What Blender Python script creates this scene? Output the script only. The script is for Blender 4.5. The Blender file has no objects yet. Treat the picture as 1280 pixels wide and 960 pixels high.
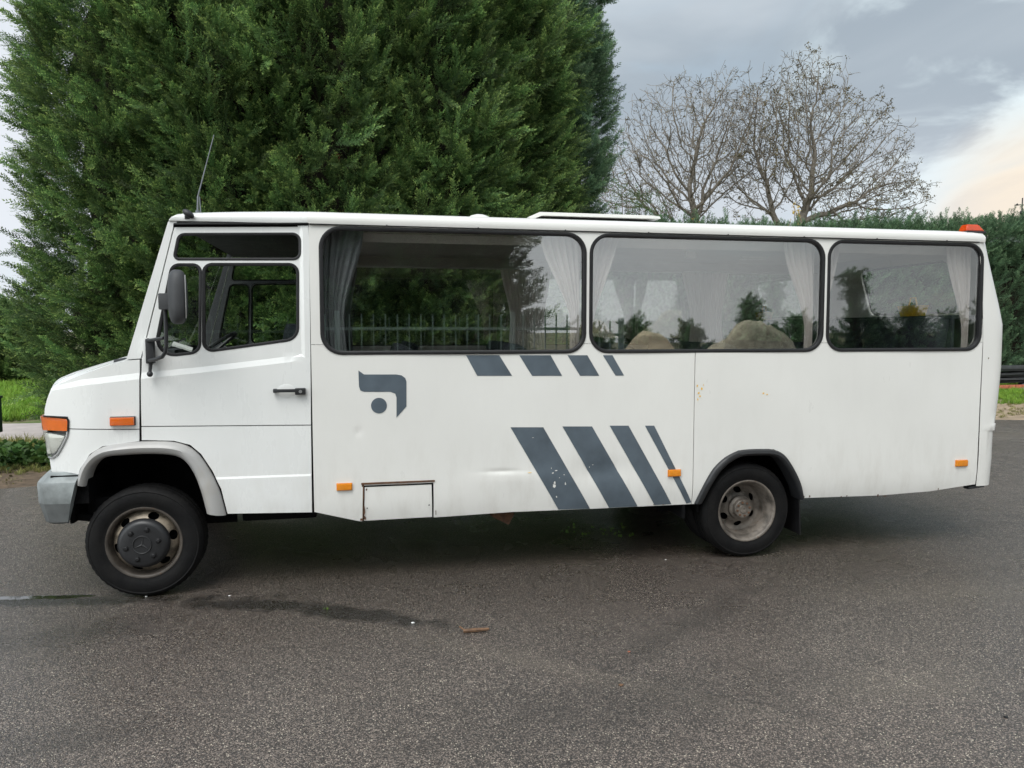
import bpy, bmesh, math, random
import numpy as np
from mathutils import Vector, Matrix, Euler, noise
from mathutils.geometry import delaunay_2d_cdt
R = math.radians
scene = bpy.context.scene
C = scene.collection

# ------------------------------------------------------------------ camera
CAM = Vector((1.44, -5.106, 1.75)); YAW = R(11.28); PITCH = math.atan(67/925)
cd = bpy.data.cameras.new('camera'); cam = bpy.data.objects.new('camera', cd); C.objects.link(cam)
cam.location = CAM; cam.rotation_euler = (R(90)-PITCH, 0, -YAW)
cd.sensor_width = 36; cd.lens = 36*925/1280; cd.clip_end = 2000; cd.clip_start = 0.05
scene.camera = cam
# ------------------------------------------------------------------ colour management
vs = scene.view_settings
vs.view_transform = 'Standard'; vs.look = 'None'; vs.exposure = 0.40; vs.gamma = 1.0; vs.use_curve_mapping = False
# ------------------------------------------------------------------ sun
SUN_DIR = Vector((-0.28, -0.46, 0.84)).normalized()
sl = bpy.data.lights.new('sun', 'SUN'); sl.energy = 1.5; sl.angle = R(32); sl.color = (1.0, 0.97, 0.93)
so = bpy.data.objects.new('sun', sl); C.objects.link(so); so.location = (0, -10, 20)
so.rotation_euler = SUN_DIR.to_track_quat('Z', 'Y').to_euler()
# ------------------------------------------------------------------ sky
world = bpy.data.worlds.new('World'); scene.world = world; world.use_nodes = True
wn = world.node_tree; wn.nodes.clear()
def wnode(t, **k):
    n = wn.nodes.new(t)
    for a, b in k.items(): setattr(n, a, b)
    return n
def wl(a, b): wn.links.new(a, b)
def wmath(op, a, b=None, c=None, clamp=False):
    n = wnode('ShaderNodeMath', operation=op); n.use_clamp = clamp
    for i, v in enumerate((a, b, c)):
        if v is None: continue
        if isinstance(v, (int, float)): n.inputs[i].default_value = v
        else: wl(v, n.inputs[i])
    return n.outputs[0]
def wmix(f, a, b, bt='MIX'):
    n = wnode('ShaderNodeMix', data_type='RGBA', blend_type=bt)
    for i, v in ((0, f), (6, a), (7, b)):
        if isinstance(v, (int, float)): n.inputs[i].default_value = v
        elif isinstance(v, tuple): n.inputs[i].default_value = (*v, 1)
        else: wl(v, n.inputs[i])
    return n.outputs[2]
def wmap(v, a, b, c=0.0, d=1.0):
    n = wnode('ShaderNodeMapRange', interpolation_type='SMOOTHSTEP'); wl(v, n.inputs[0])
    for i, q in enumerate((a, b, c, d)): n.inputs[i+1].default_value = q
    return n.outputs[0]
tc = wnode('ShaderNodeTexCoord')
sky = wnode('ShaderNodeTexSky', sky_type='NISHITA'); sky.sun_disc = False
sky.sun_elevation = math.asin(SUN_DIR.z); sky.sun_rotation = math.atan2(SUN_DIR.x, SUN_DIR.y)
mp = wnode('ShaderNodeMapping'); mp.inputs['Scale'].default_value = (1.0, 1.0, 2.6); mp.inputs['Location'].default_value = (0.35, 0.1, 0.2)
wl(tc.outputs['Generated'], mp.inputs['Vector'])
def wnoise(sc, det, rough, dist=0.0):
    n = wnode('ShaderNodeTexNoise'); n.inputs['Scale'].default_value = sc; n.inputs['Detail'].default_value = det
    n.inputs['Roughness'].default_value = rough; n.inputs['Distortion'].default_value = dist
    wl(mp.outputs[0], n.inputs['Vector']); return n.outputs['Fac']
def wdot(d):
    n = wnode('ShaderNodeVectorMath', operation='DOT_PRODUCT'); wl(tc.outputs['Generated'], n.inputs[0])
    n.inputs[1].default_value = Vector(d).normalized(); return n.outputs['Value']
cl1 = wnoise(2.1, 5, 0.5, 0.3); cl2 = wnoise(3.7, 6, 0.55, 0.6)
cloud = wmix(wmap(cl1, 0.34, 0.68), (3.7, 4.35, 5.0), (5.9, 6.5, 7.05))
skyc = wmix(0.55, sky.outputs[0], (6.6, 8.4, 9.4))
nb = wdot((0.655, 0.715, 0.245))
gapf = wmath('MULTIPLY', wmap(cl2, 0.44, 0.6), wmap(nb, 0.975, 0.996), clamp=True)
c3 = wmix(gapf, cloud, (8.0, 9.2, 9.6))
warm = wmath('MULTIPLY', wmap(wdot((0.735, 0.672, 0.100)), 0.986, 0.9988), wmap(cl2, 0.2, 0.62, 0.65, 1.0), clamp=True)
c3 = wmix(warm, c3, (9.6, 8.3, 6.7))
left = wmap(wdot((-0.47, 0.90, 0.12)), 0.86, 0.985)
c3 = wmix(wmath('MULTIPLY', left, 0.8), c3, (8.2, 8.6, 9.2))
sepz = wnode('ShaderNodeSeparateXYZ'); wl(tc.outputs['Generated'], sepz.inputs[0])
c3 = wmix(wmath('MULTIPLY', wmath('SUBTRACT', 1.0, warm), wmath('MULTIPLY', wmap(sepz.outputs[2], 0.30, 0.04), wmap(wdot((0.35, 0.93, 0.1)), 0.55, 0.95, 0.25, 0.75), clamp=True)), c3, (8.0, 8.35, 8.9))
thin = wmath('MULTIPLY', wmap(cl2, 0.5, 0.75), 0.35, clamp=True)
c3 = wmix(thin, c3, skyc)
sep = wnode('ShaderNodeSeparateXYZ'); wl(tc.outputs['Generated'], sep.inputs[0])
back = wmath('MULTIPLY', wmap(sep.outputs[1], 0.35, -0.8, 1.0, 2.8), wmath('MULTIPLY_ADD', wmath('MULTIPLY', sep.outputs[0], wmap(sep.outputs[1], 0.2, -0.6)), -1.0, 1.10))
c3 = wmix(wmap(sep.outputs[1], 0.2, -0.7), c3, wmix(1.0, c3, (1.06, 1.0, 0.925), 'MULTIPLY'))
vm = wnode('ShaderNodeVectorMath', operation='SCALE'); wl(c3, vm.inputs[0]); wl(back, vm.inputs['Scale'])
bg = wnode('ShaderNodeBackground'); bg.inputs['Strength'].default_value = 0.074
wl(vm.outputs[0], bg.inputs['Color'])
wo = wnode('ShaderNodeOutputWorld'); wl(bg.outputs[0], wo.inputs['Surface'])

# ------------------------------------------------------------------ survey helpers
_F = Vector((math.sin(YAW)*math.cos(PITCH), math.cos(YAW)*math.cos(PITCH), -math.sin(PITCH)))
_R = Vector((math.cos(YAW), -math.sin(YAW), 0)); _U = _R.cross(_F)
def side(x, y, Y=0.0):
    """real (x, z) position, on the upright plane at depth Y, of a point measured in the photograph"""
    r = _F*925 + _R*(x-640) - _U*(y-480); t = (Y-CAM.y)/r.y
    return (CAM.x+r.x*t, CAM.z+r.z*t)
def S(pts, Y=0.0): return [side(x, y, Y) for x, y in pts]

# ------------------------------------------------------------------ materials
class NT:
    def __init__(s, name):
        s.m = bpy.data.materials.new(name); s.m.use_nodes = True; s.t = s.m.node_tree
        s.b = s.t.nodes['Principled BSDF']; s.out = s.t.nodes['Material Output']; s.co = None
    def n(s, t, **k):
        n = s.t.nodes.new(t)
        for a, b in k.items(): setattr(n, a, b)
        return n
    def l(s, a, b): s.t.links.new(a, b)
    def put(s, v, i):
        if isinstance(v, (int, float)): i.default_value = v
        elif isinstance(v, (tuple, list)): i.default_value = (*v, 1) if len(v) == 3 and i.type == 'RGBA' else v
        else: s.l(v, i)
    def coord(s, scale=(1, 1, 1), kind='Object', loc=(0, 0, 0)):
        if s.co is None: s.co = s.n('ShaderNodeTexCoord')
        m = s.n('ShaderNodeMapping'); m.inputs['Scale'].default_value = scale; m.inputs['Location'].default_value = loc
        s.l(s.co.outputs[kind], m.inputs[0]); return m.outputs[0]
    def noise(s, v, sc, det=4, rough=0.5, dist=0.0, out='Fac'):
        n = s.n('ShaderNodeTexNoise'); s.l(v, n.inputs['Vector']); n.inputs['Scale'].default_value = sc
        n.inputs['Detail'].default_value = det; n.inputs['Roughness'].default_value = rough; n.inputs['Distortion'].default_value = dist
        return n.outputs[out]
    def vor(s, v, sc, feat='F1', out='Distance'):
        n = s.n('ShaderNodeTexVoronoi', feature=feat); s.l(v, n.inputs['Vector']); n.inputs['Scale'].default_value = sc
        return n.outputs[out]
    def rng(s, v, a, b, c=0.0, d=1.0):
        n = s.n('ShaderNodeMapRange'); s.put(v, n.inputs[0])
        for i, q in enumerate((a, b, c, d)): n.inputs[i+1].default_value = q
        return n.outputs[0]
    def math(s, op, a, b=0.0, clamp=False):
        n = s.n('ShaderNodeMath', operation=op); n.use_clamp = clamp; s.put(a, n.inputs[0]); s.put(b, n.inputs[1]); return n.outputs[0]
    def mix(s, f, a, b, bt='MIX'):
        n = s.n('ShaderNodeMix', data_type='RGBA', blend_type=bt); s.put(f, n.inputs[0]); s.put(a, n.inputs[6]); s.put(b, n.inputs[7]); return n.outputs[2]
    def bump(s, h, strength, dist=0.01):
        n = s.n('ShaderNodeBump'); n.inputs['Strength'].default_value = strength; n.inputs['Distance'].default_value = dist
        s.l(h, n.inputs['Height']); s.l(n.outputs[0], s.b.inputs['Normal']); return n
    def set(s, **k):
        for a, v in k.items(): s.put(v, s.b.inputs[a.replace('_', ' ')])
        return s.m
def simple(name, col, rough=0.5, metal=0.0, var=0.25, scale=8.0, bump=0.0, bs=60.0, **k):
    t = NT(name); v = t.coord(); f = t.noise(v, scale, 5, 0.6)
    dark = tuple(c*(1-var) for c in col); lite = tuple(min(1, c*(1+var)) for c in col)
    t.set(Base_Color=t.mix(t.rng(f, 0.3, 0.7), dark, lite), Roughness=t.rng(f, 0.3, 0.7, max(0.02, rough-0.08), min(1, rough+0.08)), Metallic=metal)
    if bump: t.bump(t.noise(v, bs, 4, 0.6), bump, 0.01)
    for a, b in k.items(): t.put(b, t.b.inputs[a.replace('_', ' ')])
    return t.m
def paint(name, col, dirt=0.6, rough=0.32):
    t = NT(name); v = t.coord()
    big = t.noise(v, 1.3, 4, 0.55); fine = t.noise(t.coord((4, 4, 1.2)), 2.0, 5, 0.65); spk = t.noise(v, 55, 3, 0.7)
    base = t.mix(t.rng(big, 0.3, 0.7), tuple(c*0.955 for c in col), col)
    sx = t.n('ShaderNodeSeparateXYZ'); t.l(t.coord(), sx.inputs[0])
    low = t.rng(sx.outputs[2], 1.05, 0.42, 0.0, 1.0)
    d1 = t.math('MULTIPLY', t.rng(fine, 0.46, 0.75), t.math('ADD', t.math('MULTIPLY', low, 0.42*dirt), 0.07*dirt), True)
    base = t.mix(d1, base, (0.36, 0.32, 0.26))
    d2 = t.math('MULTIPLY', t.rng(spk, 0.68, 0.74), t.math('MULTIPLY', low, 0.35*dirt), True)
    base = t.mix(d2, base, (0.12, 0.09, 0.07))
    t.set(Base_Color=base, Roughness=t.rng(fine, 0.3, 0.7, rough-0.06, rough+0.14)); t.b.inputs['Coat Weight'].default_value = 0.25
    t.b.inputs['Coat Roughness'].default_value = 0.12
    t.bump(t.noise(t.coord((1, 1, 0.6)), 2.2, 2, 0.5), 0.5, 0.018)
    return t.m
M = {}
M['white'] = paint('white_paint', (0.765, 0.757, 0.722))
M['white_cab'] = paint('white_cab_paint', (0.79, 0.797, 0.78), 0.55, 0.26)
M['flare'] = paint('worn_flare_paint', (0.40, 0.395, 0.385), 2.2, 0.4)
M['grey'] = simple('slate_grey_film', (0.088, 0.112, 0.135), 0.42, var=0.2, scale=5)
M['rubber'] = simple('black_rubber', (0.007, 0.007, 0.008), 0.5, var=0.3, bump=0.15)
M['plastic'] = simple('black_plastic', (0.022, 0.023, 0.025), 0.45, var=0.2)
M['mirrorp'] = simple('mirror_housing_plastic', (0.048, 0.050, 0.053), 0.6, var=0.2)
M['dark'] = simple('dark_underbody', (0.0035, 0.0035, 0.004), 0.8, var=0.5, bump=0.4, Specular_IOR_Level=0.15)
M['liner'] = simple('interior_trim', (0.55, 0.54, 0.51), 0.8, var=0.08)
M['darktrim'] = simple('dark_cab_trim', (0.03, 0.032, 0.036), 0.7, var=0.15)
M['ceiling'] = simple('ceiling_cloth', (0.70, 0.68, 0.64), 0.9, var=0.06)
M['seat'] = simple('dark_seat_cloth', (0.022, 0.028, 0.036), 0.9, var=0.35, scale=30)
M['bumper'] = simple('worn_silver_bumper', (0.24, 0.262, 0.262), 0.42, var=0.38, scale=8, bump=0.12, bs=14)
M['bumperlow'] = simple('dull_bumper_band', (0.14, 0.15, 0.15), 0.55, var=0.25, scale=7, bump=0.1)
M['chrome'] = simple('galvanised_steel', (0.5, 0.5, 0.5), 0.35, 0.8, var=0.1)
M['rust'] = simple('rust', (0.11, 0.055, 0.03), 0.9, var=0.5, scale=30, bump=0.4)
M['hubcap'] = simple('hubcap_plastic', (0.016, 0.0165, 0.018), 0.42, var=0.15)
M['star'] = simple('worn_emblem', (0.06, 0.06, 0.06), 0.35, 0.3, var=0.1)
M['plank'] = simple('weathered_wood', (0.16, 0.09, 0.05), 0.8, var=0.4, scale=20, bump=0.3)
def tyre_mat():
    t = NT('tyre_rubber'); v = t.coord(); f = t.noise(v, 9, 5, 0.6); g = t.noise(v, 60, 3, 0.6)
    t.set(Base_Color=t.mix(t.rng(f, 0.35, 0.75), (0.003, 0.003, 0.0035), (0.010, 0.0095, 0.009)), Roughness=t.rng(g, 0.3, 0.7, 0.6, 0.8)); t.b.inputs['Specular IOR Level'].default_value = 0.22
    t.bump(g, 0.2, 0.004); return t.m
M['tyre'] = tyre_mat()
def rim_mat(name, col, k):
    t = NT(name); v = t.coord(); f = t.noise(v, 11, 6, 0.65); g = t.noise(v, 38, 5, 0.7)
    c = t.mix(t.math('MULTIPLY', t.rng(f, 0.42, 0.66), k, True), col, tuple(c*0.35 for c in col))
    c = t.mix(t.rng(g, 0.62, 0.7), c, (0.10, 0.055, 0.03))
    t.set(Base_Color=c, Roughness=0.5, Metallic=0.15); t.bump(g, 0.15, 0.003); return t.m
M['rimcream'] = rim_mat('cream_rim_paint', (0.30, 0.25, 0.19), 1.25)
M['rimgrey'] = rim_mat('dusty_rim_paint', (0.19, 0.165, 0.14), 1.1)
M['rimdark'] = rim_mat('grimy_flange', (0.085, 0.072, 0.060), 0.8)
def lens(name, col, rough=0.12):
    t = NT(name); v = t.coord((1, 1, 1)); w = t.n('ShaderNodeTexWave'); w.inputs['Scale'].default_value = 55; w.inputs['Distortion'].default_value = 0.3
    t.l(v, w.inputs[0])
    t.set(Base_Color=t.mix(t.noise(v, 16, 4, 0.6), tuple(c*0.62 for c in col), col), Roughness=rough)
    t.b.inputs['Coat Weight'].default_value = 1.0; t.b.inputs['Subsurface Weight'].default_value = 0.15
    t.bump(w.outputs[1], 0.25, 0.003); return t.m
M['amber'] = lens('amber_lens', (0.82, 0.16, 0.012)); M['orange'] = lens('orange_marker_lens', (0.92, 0.30, 0.008)); M['redor'] = lens('red_orange_lens', (0.75, 0.08, 0.012))
def lampglass():
    t = NT('headlamp_glass'); t.set(Base_Color=(0.62, 0.64, 0.62), Roughness=0.12)
    w = t.n('ShaderNodeTexWave'); w.inputs['Scale'].default_value = 24; t.l(t.coord(), w.inputs[0])
    t.bump(w.outputs[1], 0.4, 0.004)
    tr = t.n('ShaderNodeBsdfTransparent'); tr.inputs[0].default_value = (0.86, 0.86, 0.84, 1)
    mx = t.n('ShaderNodeMixShader'); mx.inputs[0].default_value = 0.14
    t.l(tr.outputs[0], mx.inputs[1]); t.l(t.b.outputs[0], mx.inputs[2]); t.l(mx.outputs[0], t.out.inputs[0]); return t.m
M['lampglass'] = lampglass()
M['reflector'] = simple('lamp_reflector', (0.72, 0.72, 0.68), 0.3, 0.5, var=0.12)
M['lampwell'] = simple('lamp_well_grey', (0.13, 0.13, 0.12), 0.5, var=0.2)
def glass(name, tint, refl):
    t = NT(name)
    tr = t.n('ShaderNodeBsdfTransparent'); tr.inputs[0].default_value = (*tint, 1)
    gl = t.n('ShaderNodeBsdfGlossy'); gl.inputs['Roughness'].default_value = 0.0; gl.inputs[0].default_value = (0.95, 0.96, 0.97, 1)
    lw = t.n('ShaderNodeLayerWeight'); lw.inputs[0].default_value = 0.5
    f = t.math('ADD', t.math('MULTIPLY', t.math('POWER', lw.outputs['Facing'], 5.0), 0.9), refl+0.035, True)
    mx = t.n('ShaderNodeMixShader'); t.l(f, mx.inputs[0]); t.l(tr.outputs[0], mx.inputs[1]); t.l(gl.outputs[0], mx.inputs[2])
    bp = t.n('ShaderNodeBump'); bp.inputs['Strength'].default_value = 0.05; bp.inputs['Distance'].default_value = 0.004
    t.l(t.noise(t.coord(), 0.9, 1, 0.5), bp.inputs['Height']); t.l(bp.outputs[0], gl.inputs['Normal'])
    t.l(mx.outputs[0], t.out.inputs[0]); t.t.nodes.remove(t.b); return t.m
M['glass'] = glass('tinted_side_glass', (0.93, 0.935, 0.925), 0.105)
M['cabglass'] = glass('cab_glass', (0.90, 0.92, 0.90), 0.0)
def cloth(name, col, tl=0.35):
    t = NT(name); v = t.coord(); w = t.noise(t.coord((60, 60, 60)), 3, 3, 0.6)
    t.set(Base_Color=t.mix(t.rng(w, 0.3, 0.7), tuple(c*0.85 for c in col), col), Roughness=0.9); t.bump(w, 0.3, 0.003)
    tr = t.n('ShaderNodeBsdfTranslucent'); tr.inputs[0].default_value = (*col, 1)
    mx = t.n('ShaderNodeMixShader'); mx.inputs[0].default_value = tl
    t.l(t.b.outputs[0], mx.inputs[1]); t.l(tr.outputs[0], mx.inputs[2]); t.l(mx.outputs[0], t.out.inputs[0]); return t.m
M['curtain'] = cloth('pale_curtain_cloth', (0.80, 0.73, 0.70), 0.3); M['curtaindark'] = cloth('grey_curtain_cloth', (0.26, 0.28, 0.295), 0.15)
M['paper'] = simple('white_paper', (0.8, 0.8, 0.78), 0.7, var=0.04)
M['yellow'] = simple('yellow_plastic', (0.92, 0.50, 0.004), 0.45, var=0.25, scale=25)
M['bark'] = simple('grey_bark', (0.17, 0.148, 0.12), 0.9, var=0.35, scale=12, bump=0.5)
M['barkd'] = simple('brown_bark', (0.06, 0.035, 0.02), 0.9, var=0.4, scale=12, bump=0.5)
def foliage(name, dark, mid, tip, tl=0.25, rnd=0.35):
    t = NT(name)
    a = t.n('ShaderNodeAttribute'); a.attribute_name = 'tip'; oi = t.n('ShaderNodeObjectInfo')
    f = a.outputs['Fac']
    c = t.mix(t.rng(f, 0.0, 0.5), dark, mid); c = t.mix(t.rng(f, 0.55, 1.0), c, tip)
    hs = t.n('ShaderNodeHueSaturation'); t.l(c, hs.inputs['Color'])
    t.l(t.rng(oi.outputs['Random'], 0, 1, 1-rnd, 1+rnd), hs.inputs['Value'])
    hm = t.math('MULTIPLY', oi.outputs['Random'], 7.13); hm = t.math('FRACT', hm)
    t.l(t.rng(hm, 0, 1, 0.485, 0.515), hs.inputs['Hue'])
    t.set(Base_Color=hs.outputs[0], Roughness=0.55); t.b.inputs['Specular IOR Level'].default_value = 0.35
    tr = t.n('ShaderNodeBsdfTranslucent'); t.l(hs.outputs[0], tr.inputs[0])
    mx = t.n('ShaderNodeMixShader'); mx.inputs[0].default_value = tl
    t.l(t.b.outputs[0], mx.inputs[1]); t.l(tr.outputs[0], mx.inputs[2]); t.l(mx.outputs[0], t.out.inputs[0]); return t.m
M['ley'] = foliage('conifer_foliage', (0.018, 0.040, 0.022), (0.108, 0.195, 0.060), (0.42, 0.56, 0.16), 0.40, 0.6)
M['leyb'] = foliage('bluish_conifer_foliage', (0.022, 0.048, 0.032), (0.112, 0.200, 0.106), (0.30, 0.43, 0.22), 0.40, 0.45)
M['dryfol'] = foliage('dry_foliage', (0.05, 0.02, 0.01), (0.16, 0.06, 0.025), (0.24, 0.10, 0.05))
M['leaf'] = foliage('green_leaves', (0.03, 0.07, 0.02), (0.07, 0.14, 0.03), (0.12, 0.20, 0.05))
M['yleaf'] = foliage('yellow_leaves', (0.45, 0.28, 0.02), (0.6, 0.38, 0.03), (0.7, 0.5, 0.06))
M['bleaf'] = foliage('withered_leaves', (0.08, 0.07, 0.035), (0.14, 0.12, 0.06), (0.22, 0.18, 0.08))
M['grass'] = foliage('grass_blades', (0.06, 0.12, 0.015), (0.20, 0.36, 0.04), (0.36, 0.50, 0.09))
M['drygrass'] = foliage('dry_grass_blades', (0.10, 0.11, 0.03), (0.24, 0.24, 0.07), (0.40, 0.36, 0.16))
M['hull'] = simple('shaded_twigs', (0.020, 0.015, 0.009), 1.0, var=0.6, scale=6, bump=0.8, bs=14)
M['sand'] = simple('yellow_sand', (0.80, 0.64, 0.42), 0.95, var=0.2, scale=3, bump=0.7, bs=7)
M['straw'] = simple('pale_soil', (0.76, 0.65, 0.46), 0.95, var=0.4, scale=5, bump=0.8, bs=12)
M['soil'] = simple('leaf_litter_soil', (0.12, 0.085, 0.055), 0.95, var=0.5, scale=9, bump=0.8, bs=30)
M['soil2'] = simple('sandy_soil', (0.33, 0.25, 0.17), 0.95, var=0.4, scale=2.5, bump=0.8, bs=18)
M['tarp'] = simple('grey_sheeting', (0.16, 0.175, 0.19), 0.5, var=0.3)
M['fence'] = simple('green_fence_paint', (0.30, 0.40, 0.34), 0.5, var=0.12)
M['gbox'] = simple('dark_green_paint', (0.012, 0.035, 0.022), 0.5, var=0.2)
M['slate'] = simple('roof_slate', (0.11, 0.12, 0.115), 0.8, var=0.25)
M['brickr'] = simple('red_brick', (0.42, 0.13, 0.07), 0.85, var=0.25, scale=14)
M['concrete'] = simple('pinkish_concrete', (0.46, 0.41, 0.39), 0.9, var=0.15, scale=3, bump=0.3)
M['wet'] = None
def ground_mat():
    t = NT('yard_earth'); v = t.coord(); a = t.noise(v, 0.35, 5, 0.6); b = t.noise(v, 6, 5, 0.7)
    c = t.mix(t.rng(a, 0.42, 0.58), (0.30, 0.24, 0.16), (0.09, 0.15, 0.03)); c = t.mix(t.rng(b, 0.45, 0.8), c, (0.13, 0.10, 0.06))
    t.set(Base_Color=c, Roughness=0.95); t.bump(b, 0.6, 0.03); return t.m
M['ground'] = ground_mat()
def asphalt_mat():
    t = NT('wet_asphalt'); v = t.coord()
    sx = t.n('ShaderNodeSeparateXYZ'); t.l(v, sx.inputs[0]); X, Y = sx.outputs[0], sx.outputs[1]
    edge = t.math('MULTIPLY', t.math('SUBTRACT', t.noise(v, 5.5, 5, 0.65), 0.5), 1.0)
    def blob(cx, cy, rx, ry, deg, hard=0.3, rag=1.0):
        """soft-edged patch: an ellipse with a ragged rim, 1 inside and 0 outside"""
        c, s = math.cos(R(deg)), math.sin(R(deg)); dx = t.math('SUBTRACT', X, cx); dy = t.math('SUBTRACT', Y, cy)
        u = t.math('ADD', t.math('MULTIPLY', dx, c/rx), t.math('MULTIPLY', dy, s/rx)); w = t.math('ADD', t.math('MULTIPLY', dx, -s/ry), t.math('MULTIPLY', dy, c/ry))
        d = t.math('SQRT', t.math('ADD', t.math('MULTIPLY', u, u), t.math('MULTIPLY', w, w)))
        return t.rng(t.math('ADD', d, t.math('MULTIPLY', edge, 2.2*rag)), 1.0+hard, 1.0-hard)
    def streak(x0, y0, x1, y1, w, hard=0.35):
        L = math.hypot(x1-x0, y1-y0); return blob((x0+x1)/2, (y0+y1)/2, L/2, w, math.degrees(math.atan2(y1-y0, x1-x0)), hard)
    mx = lambda a, b_: t.math('MAXIMUM', a, b_)
    damp = mx(mx(streak(0.30, -0.16, 1.15, -0.36, 0.075, 0.6), streak(0.95, -0.32, 1.78, -0.76, 0.085, 0.5)), streak(-2.4, 0.34, 0.4, -0.08, 0.075, 0.5))
    damp2 = mx(blob(0.15, -1.75, 0.34, 0.13, 8, 0.6), blob(-0.35, -0.55, 0.55, 0.16, 10, 0.7)); damp2 = mx(damp2, blob(3.25, -1.15, 0.75, 0.09, 35, 0.8)); damp2 = mx(damp2, blob(2.6, -1.95, 0.8, 0.22, 5, 0.9)); soak_shade = blob(2.7, 0.2, 4.2, 1.5, -4, 0.7, 0.4)  # last blob: wet ground along the bus, with the bus's shade painted in
    water = mx(streak(-1.30, 0.235, -0.30, 0.115, 0.036, 0.12), streak(-2.3, 0.33, -1.22, 0.25, 0.034, 0.12))
    sandy = mx(blob(4.05, -2.0, 0.38, 0.14, 0, 0.8), mx(blob(2.35, -1.45, 0.9, 0.07, -38, 0.9), blob(5.6, -1.0, 0.9, 0.16, -12, 0.9))); sandy = mx(sandy, blob(9.6, 5.0, 4.6, 0.35, 10, 0.9))
    vd = t.n('ShaderNodeTexVoronoi'); vd.inputs['Scale'].default_value = 185; t.l(v, vd.inputs['Vector'])
    sc = t.n('ShaderNodeSeparateColor'); t.l(vd.outputs['Color'], sc.inputs[0]); rnd = sc.outputs[0]
    v2 = t.n('ShaderNodeTexVoronoi'); v2.inputs['Scale'].default_value = 105; t.l(v, v2.inputs['Vector'])
    s2 = t.n('ShaderNodeSeparateColor'); t.l(v2.outputs['Color'], s2.inputs[0])
    big = t.noise(v, 0.45, 5, 0.55, 0.4); mid = t.noise(v, 2.3, 5, 0.6); fine = t.noise(v, 45, 3, 0.6)
    base = t.mix(t.rng(big, 0.38, 0.62), (0.032, 0.023, 0.018), (0.058, 0.042, 0.033))
    base = t.mix(t.rng(mid, 0.52, 0.78, 0, 0.6), base, (0.080, 0.064, 0.048))
    base = t.mix(t.math('MULTIPLY', sandy, 0.5), base, (0.165, 0.138, 0.10))
    chip = t.mix(sc.outputs[1], (0.105, 0.083, 0.070), (0.38, 0.305, 0.25))
    base = t.mix(t.rng(rnd, 0.58, 0.64, 0, 0.9), base, chip)
    br = t.math('MULTIPLY', t.rng(s2.outputs[0], 0.86, 0.88), t.rng(v2.outputs['Distance'], 0.40, 0.26), True)
    base = t.mix(br, base, (0.72, 0.64, 0.50))
    base = t.mix(t.rng(rnd, 0.22, 0.10, 0, 0.85), base, (0.018, 0.016, 0.015))
    wet_shade = t.math('ADD', t.math('MULTIPLY', damp, 0.95), t.math('MULTIPLY', damp2, 0.38), True)
    wet_shade = t.math('ADD', wet_shade, t.math('MULTIPLY', soak_shade, 0.48), True)
    base = t.mix(wet_shade, base, (0.016, 0.011, 0.007))  # darkens the damp marks and the painted shade beside the bus
    # fine cracks: two wandering lines
    def crack(x0, y0, x1, y1):
        a = math.atan2(y1-y0, x1-x0); L = math.hypot(x1-x0, y1-y0); c, s = math.cos(a), math.sin(a)
        dx = t.math('SUBTRACT', X, x0); dy = t.math('SUBTRACT', Y, y0)
        u = t.math('ADD', t.math('MULTIPLY', dx, c), t.math('MULTIPLY', dy, s)); w = t.math('ADD', t.math('MULTIPLY', dx, -s), t.math('MULTIPLY', dy, c))
        w = t.math('ABSOLUTE', t.math('ADD', w, t.math('MULTIPLY', t.math('SUBTRACT', t.noise(v, 2.6, 5, 0.7), 0.5), 0.55)))
        on = t.math('MULTIPLY', t.rng(u, -0.05, 0.05), t.rng(u, L+0.05, L-0.05)); return t.math('MULTIPLY', t.rng(w, 0.012, 0.004), on)
    cr_ = mx(mx(crack(5.1, 0.4, 6.2, -0.9), crack(4.6, -0.6, 7.2, -0.55)), crack(2.4, -1.3, 3.6, -2.4))
    base = t.mix(t.math('MULTIPLY', cr_, 0.4), base, (0.02, 0.018, 0.016))
    base = t.mix(water, base, (0.015, 0.013, 0.011))
    rg = t.math('ADD', t.rng(big, 0.35, 0.65, 0.40, 0.30), t.rng(mid, 0.35, 0.7, -0.04, 0.12)); rg = t.math('SUBTRACT', rg, t.math('MULTIPLY', wet_shade, 0.15))
    rg = t.math('MAXIMUM', 0.02, t.math('SUBTRACT', rg, t.math('MULTIPLY', water, 0.6)))
    t.set(Base_Color=base, Roughness=rg); t.b.inputs['Specular IOR Level'].default_value = 0.6
    h = t.math('ADD', t.rng(vd.outputs['Distance'], 0.0, 0.6, 1.0, 0.0), t.math('MULTIPLY', fine, 0.8)); h = t.math('MULTIPLY', h, t.math('SUBTRACT', 1.0, water)); h = t.math('SUBTRACT', h, t.math('MULTIPLY', cr_, 0.5))
    bn = t.bump(h, 0.8, 0.006); t.l(bn.outputs[0], t.b.inputs['Coat Normal']); t.b.inputs['Coat Weight'].default_value = 0.55; t.put(t.math('ADD', t.math('MULTIPLY', water, -0.18), t.rng(big, 0.35, 0.65, 0.30, 0.20)), t.b.inputs['Coat Roughness']); return t.m
M['asphalt'] = asphalt_mat()

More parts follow.
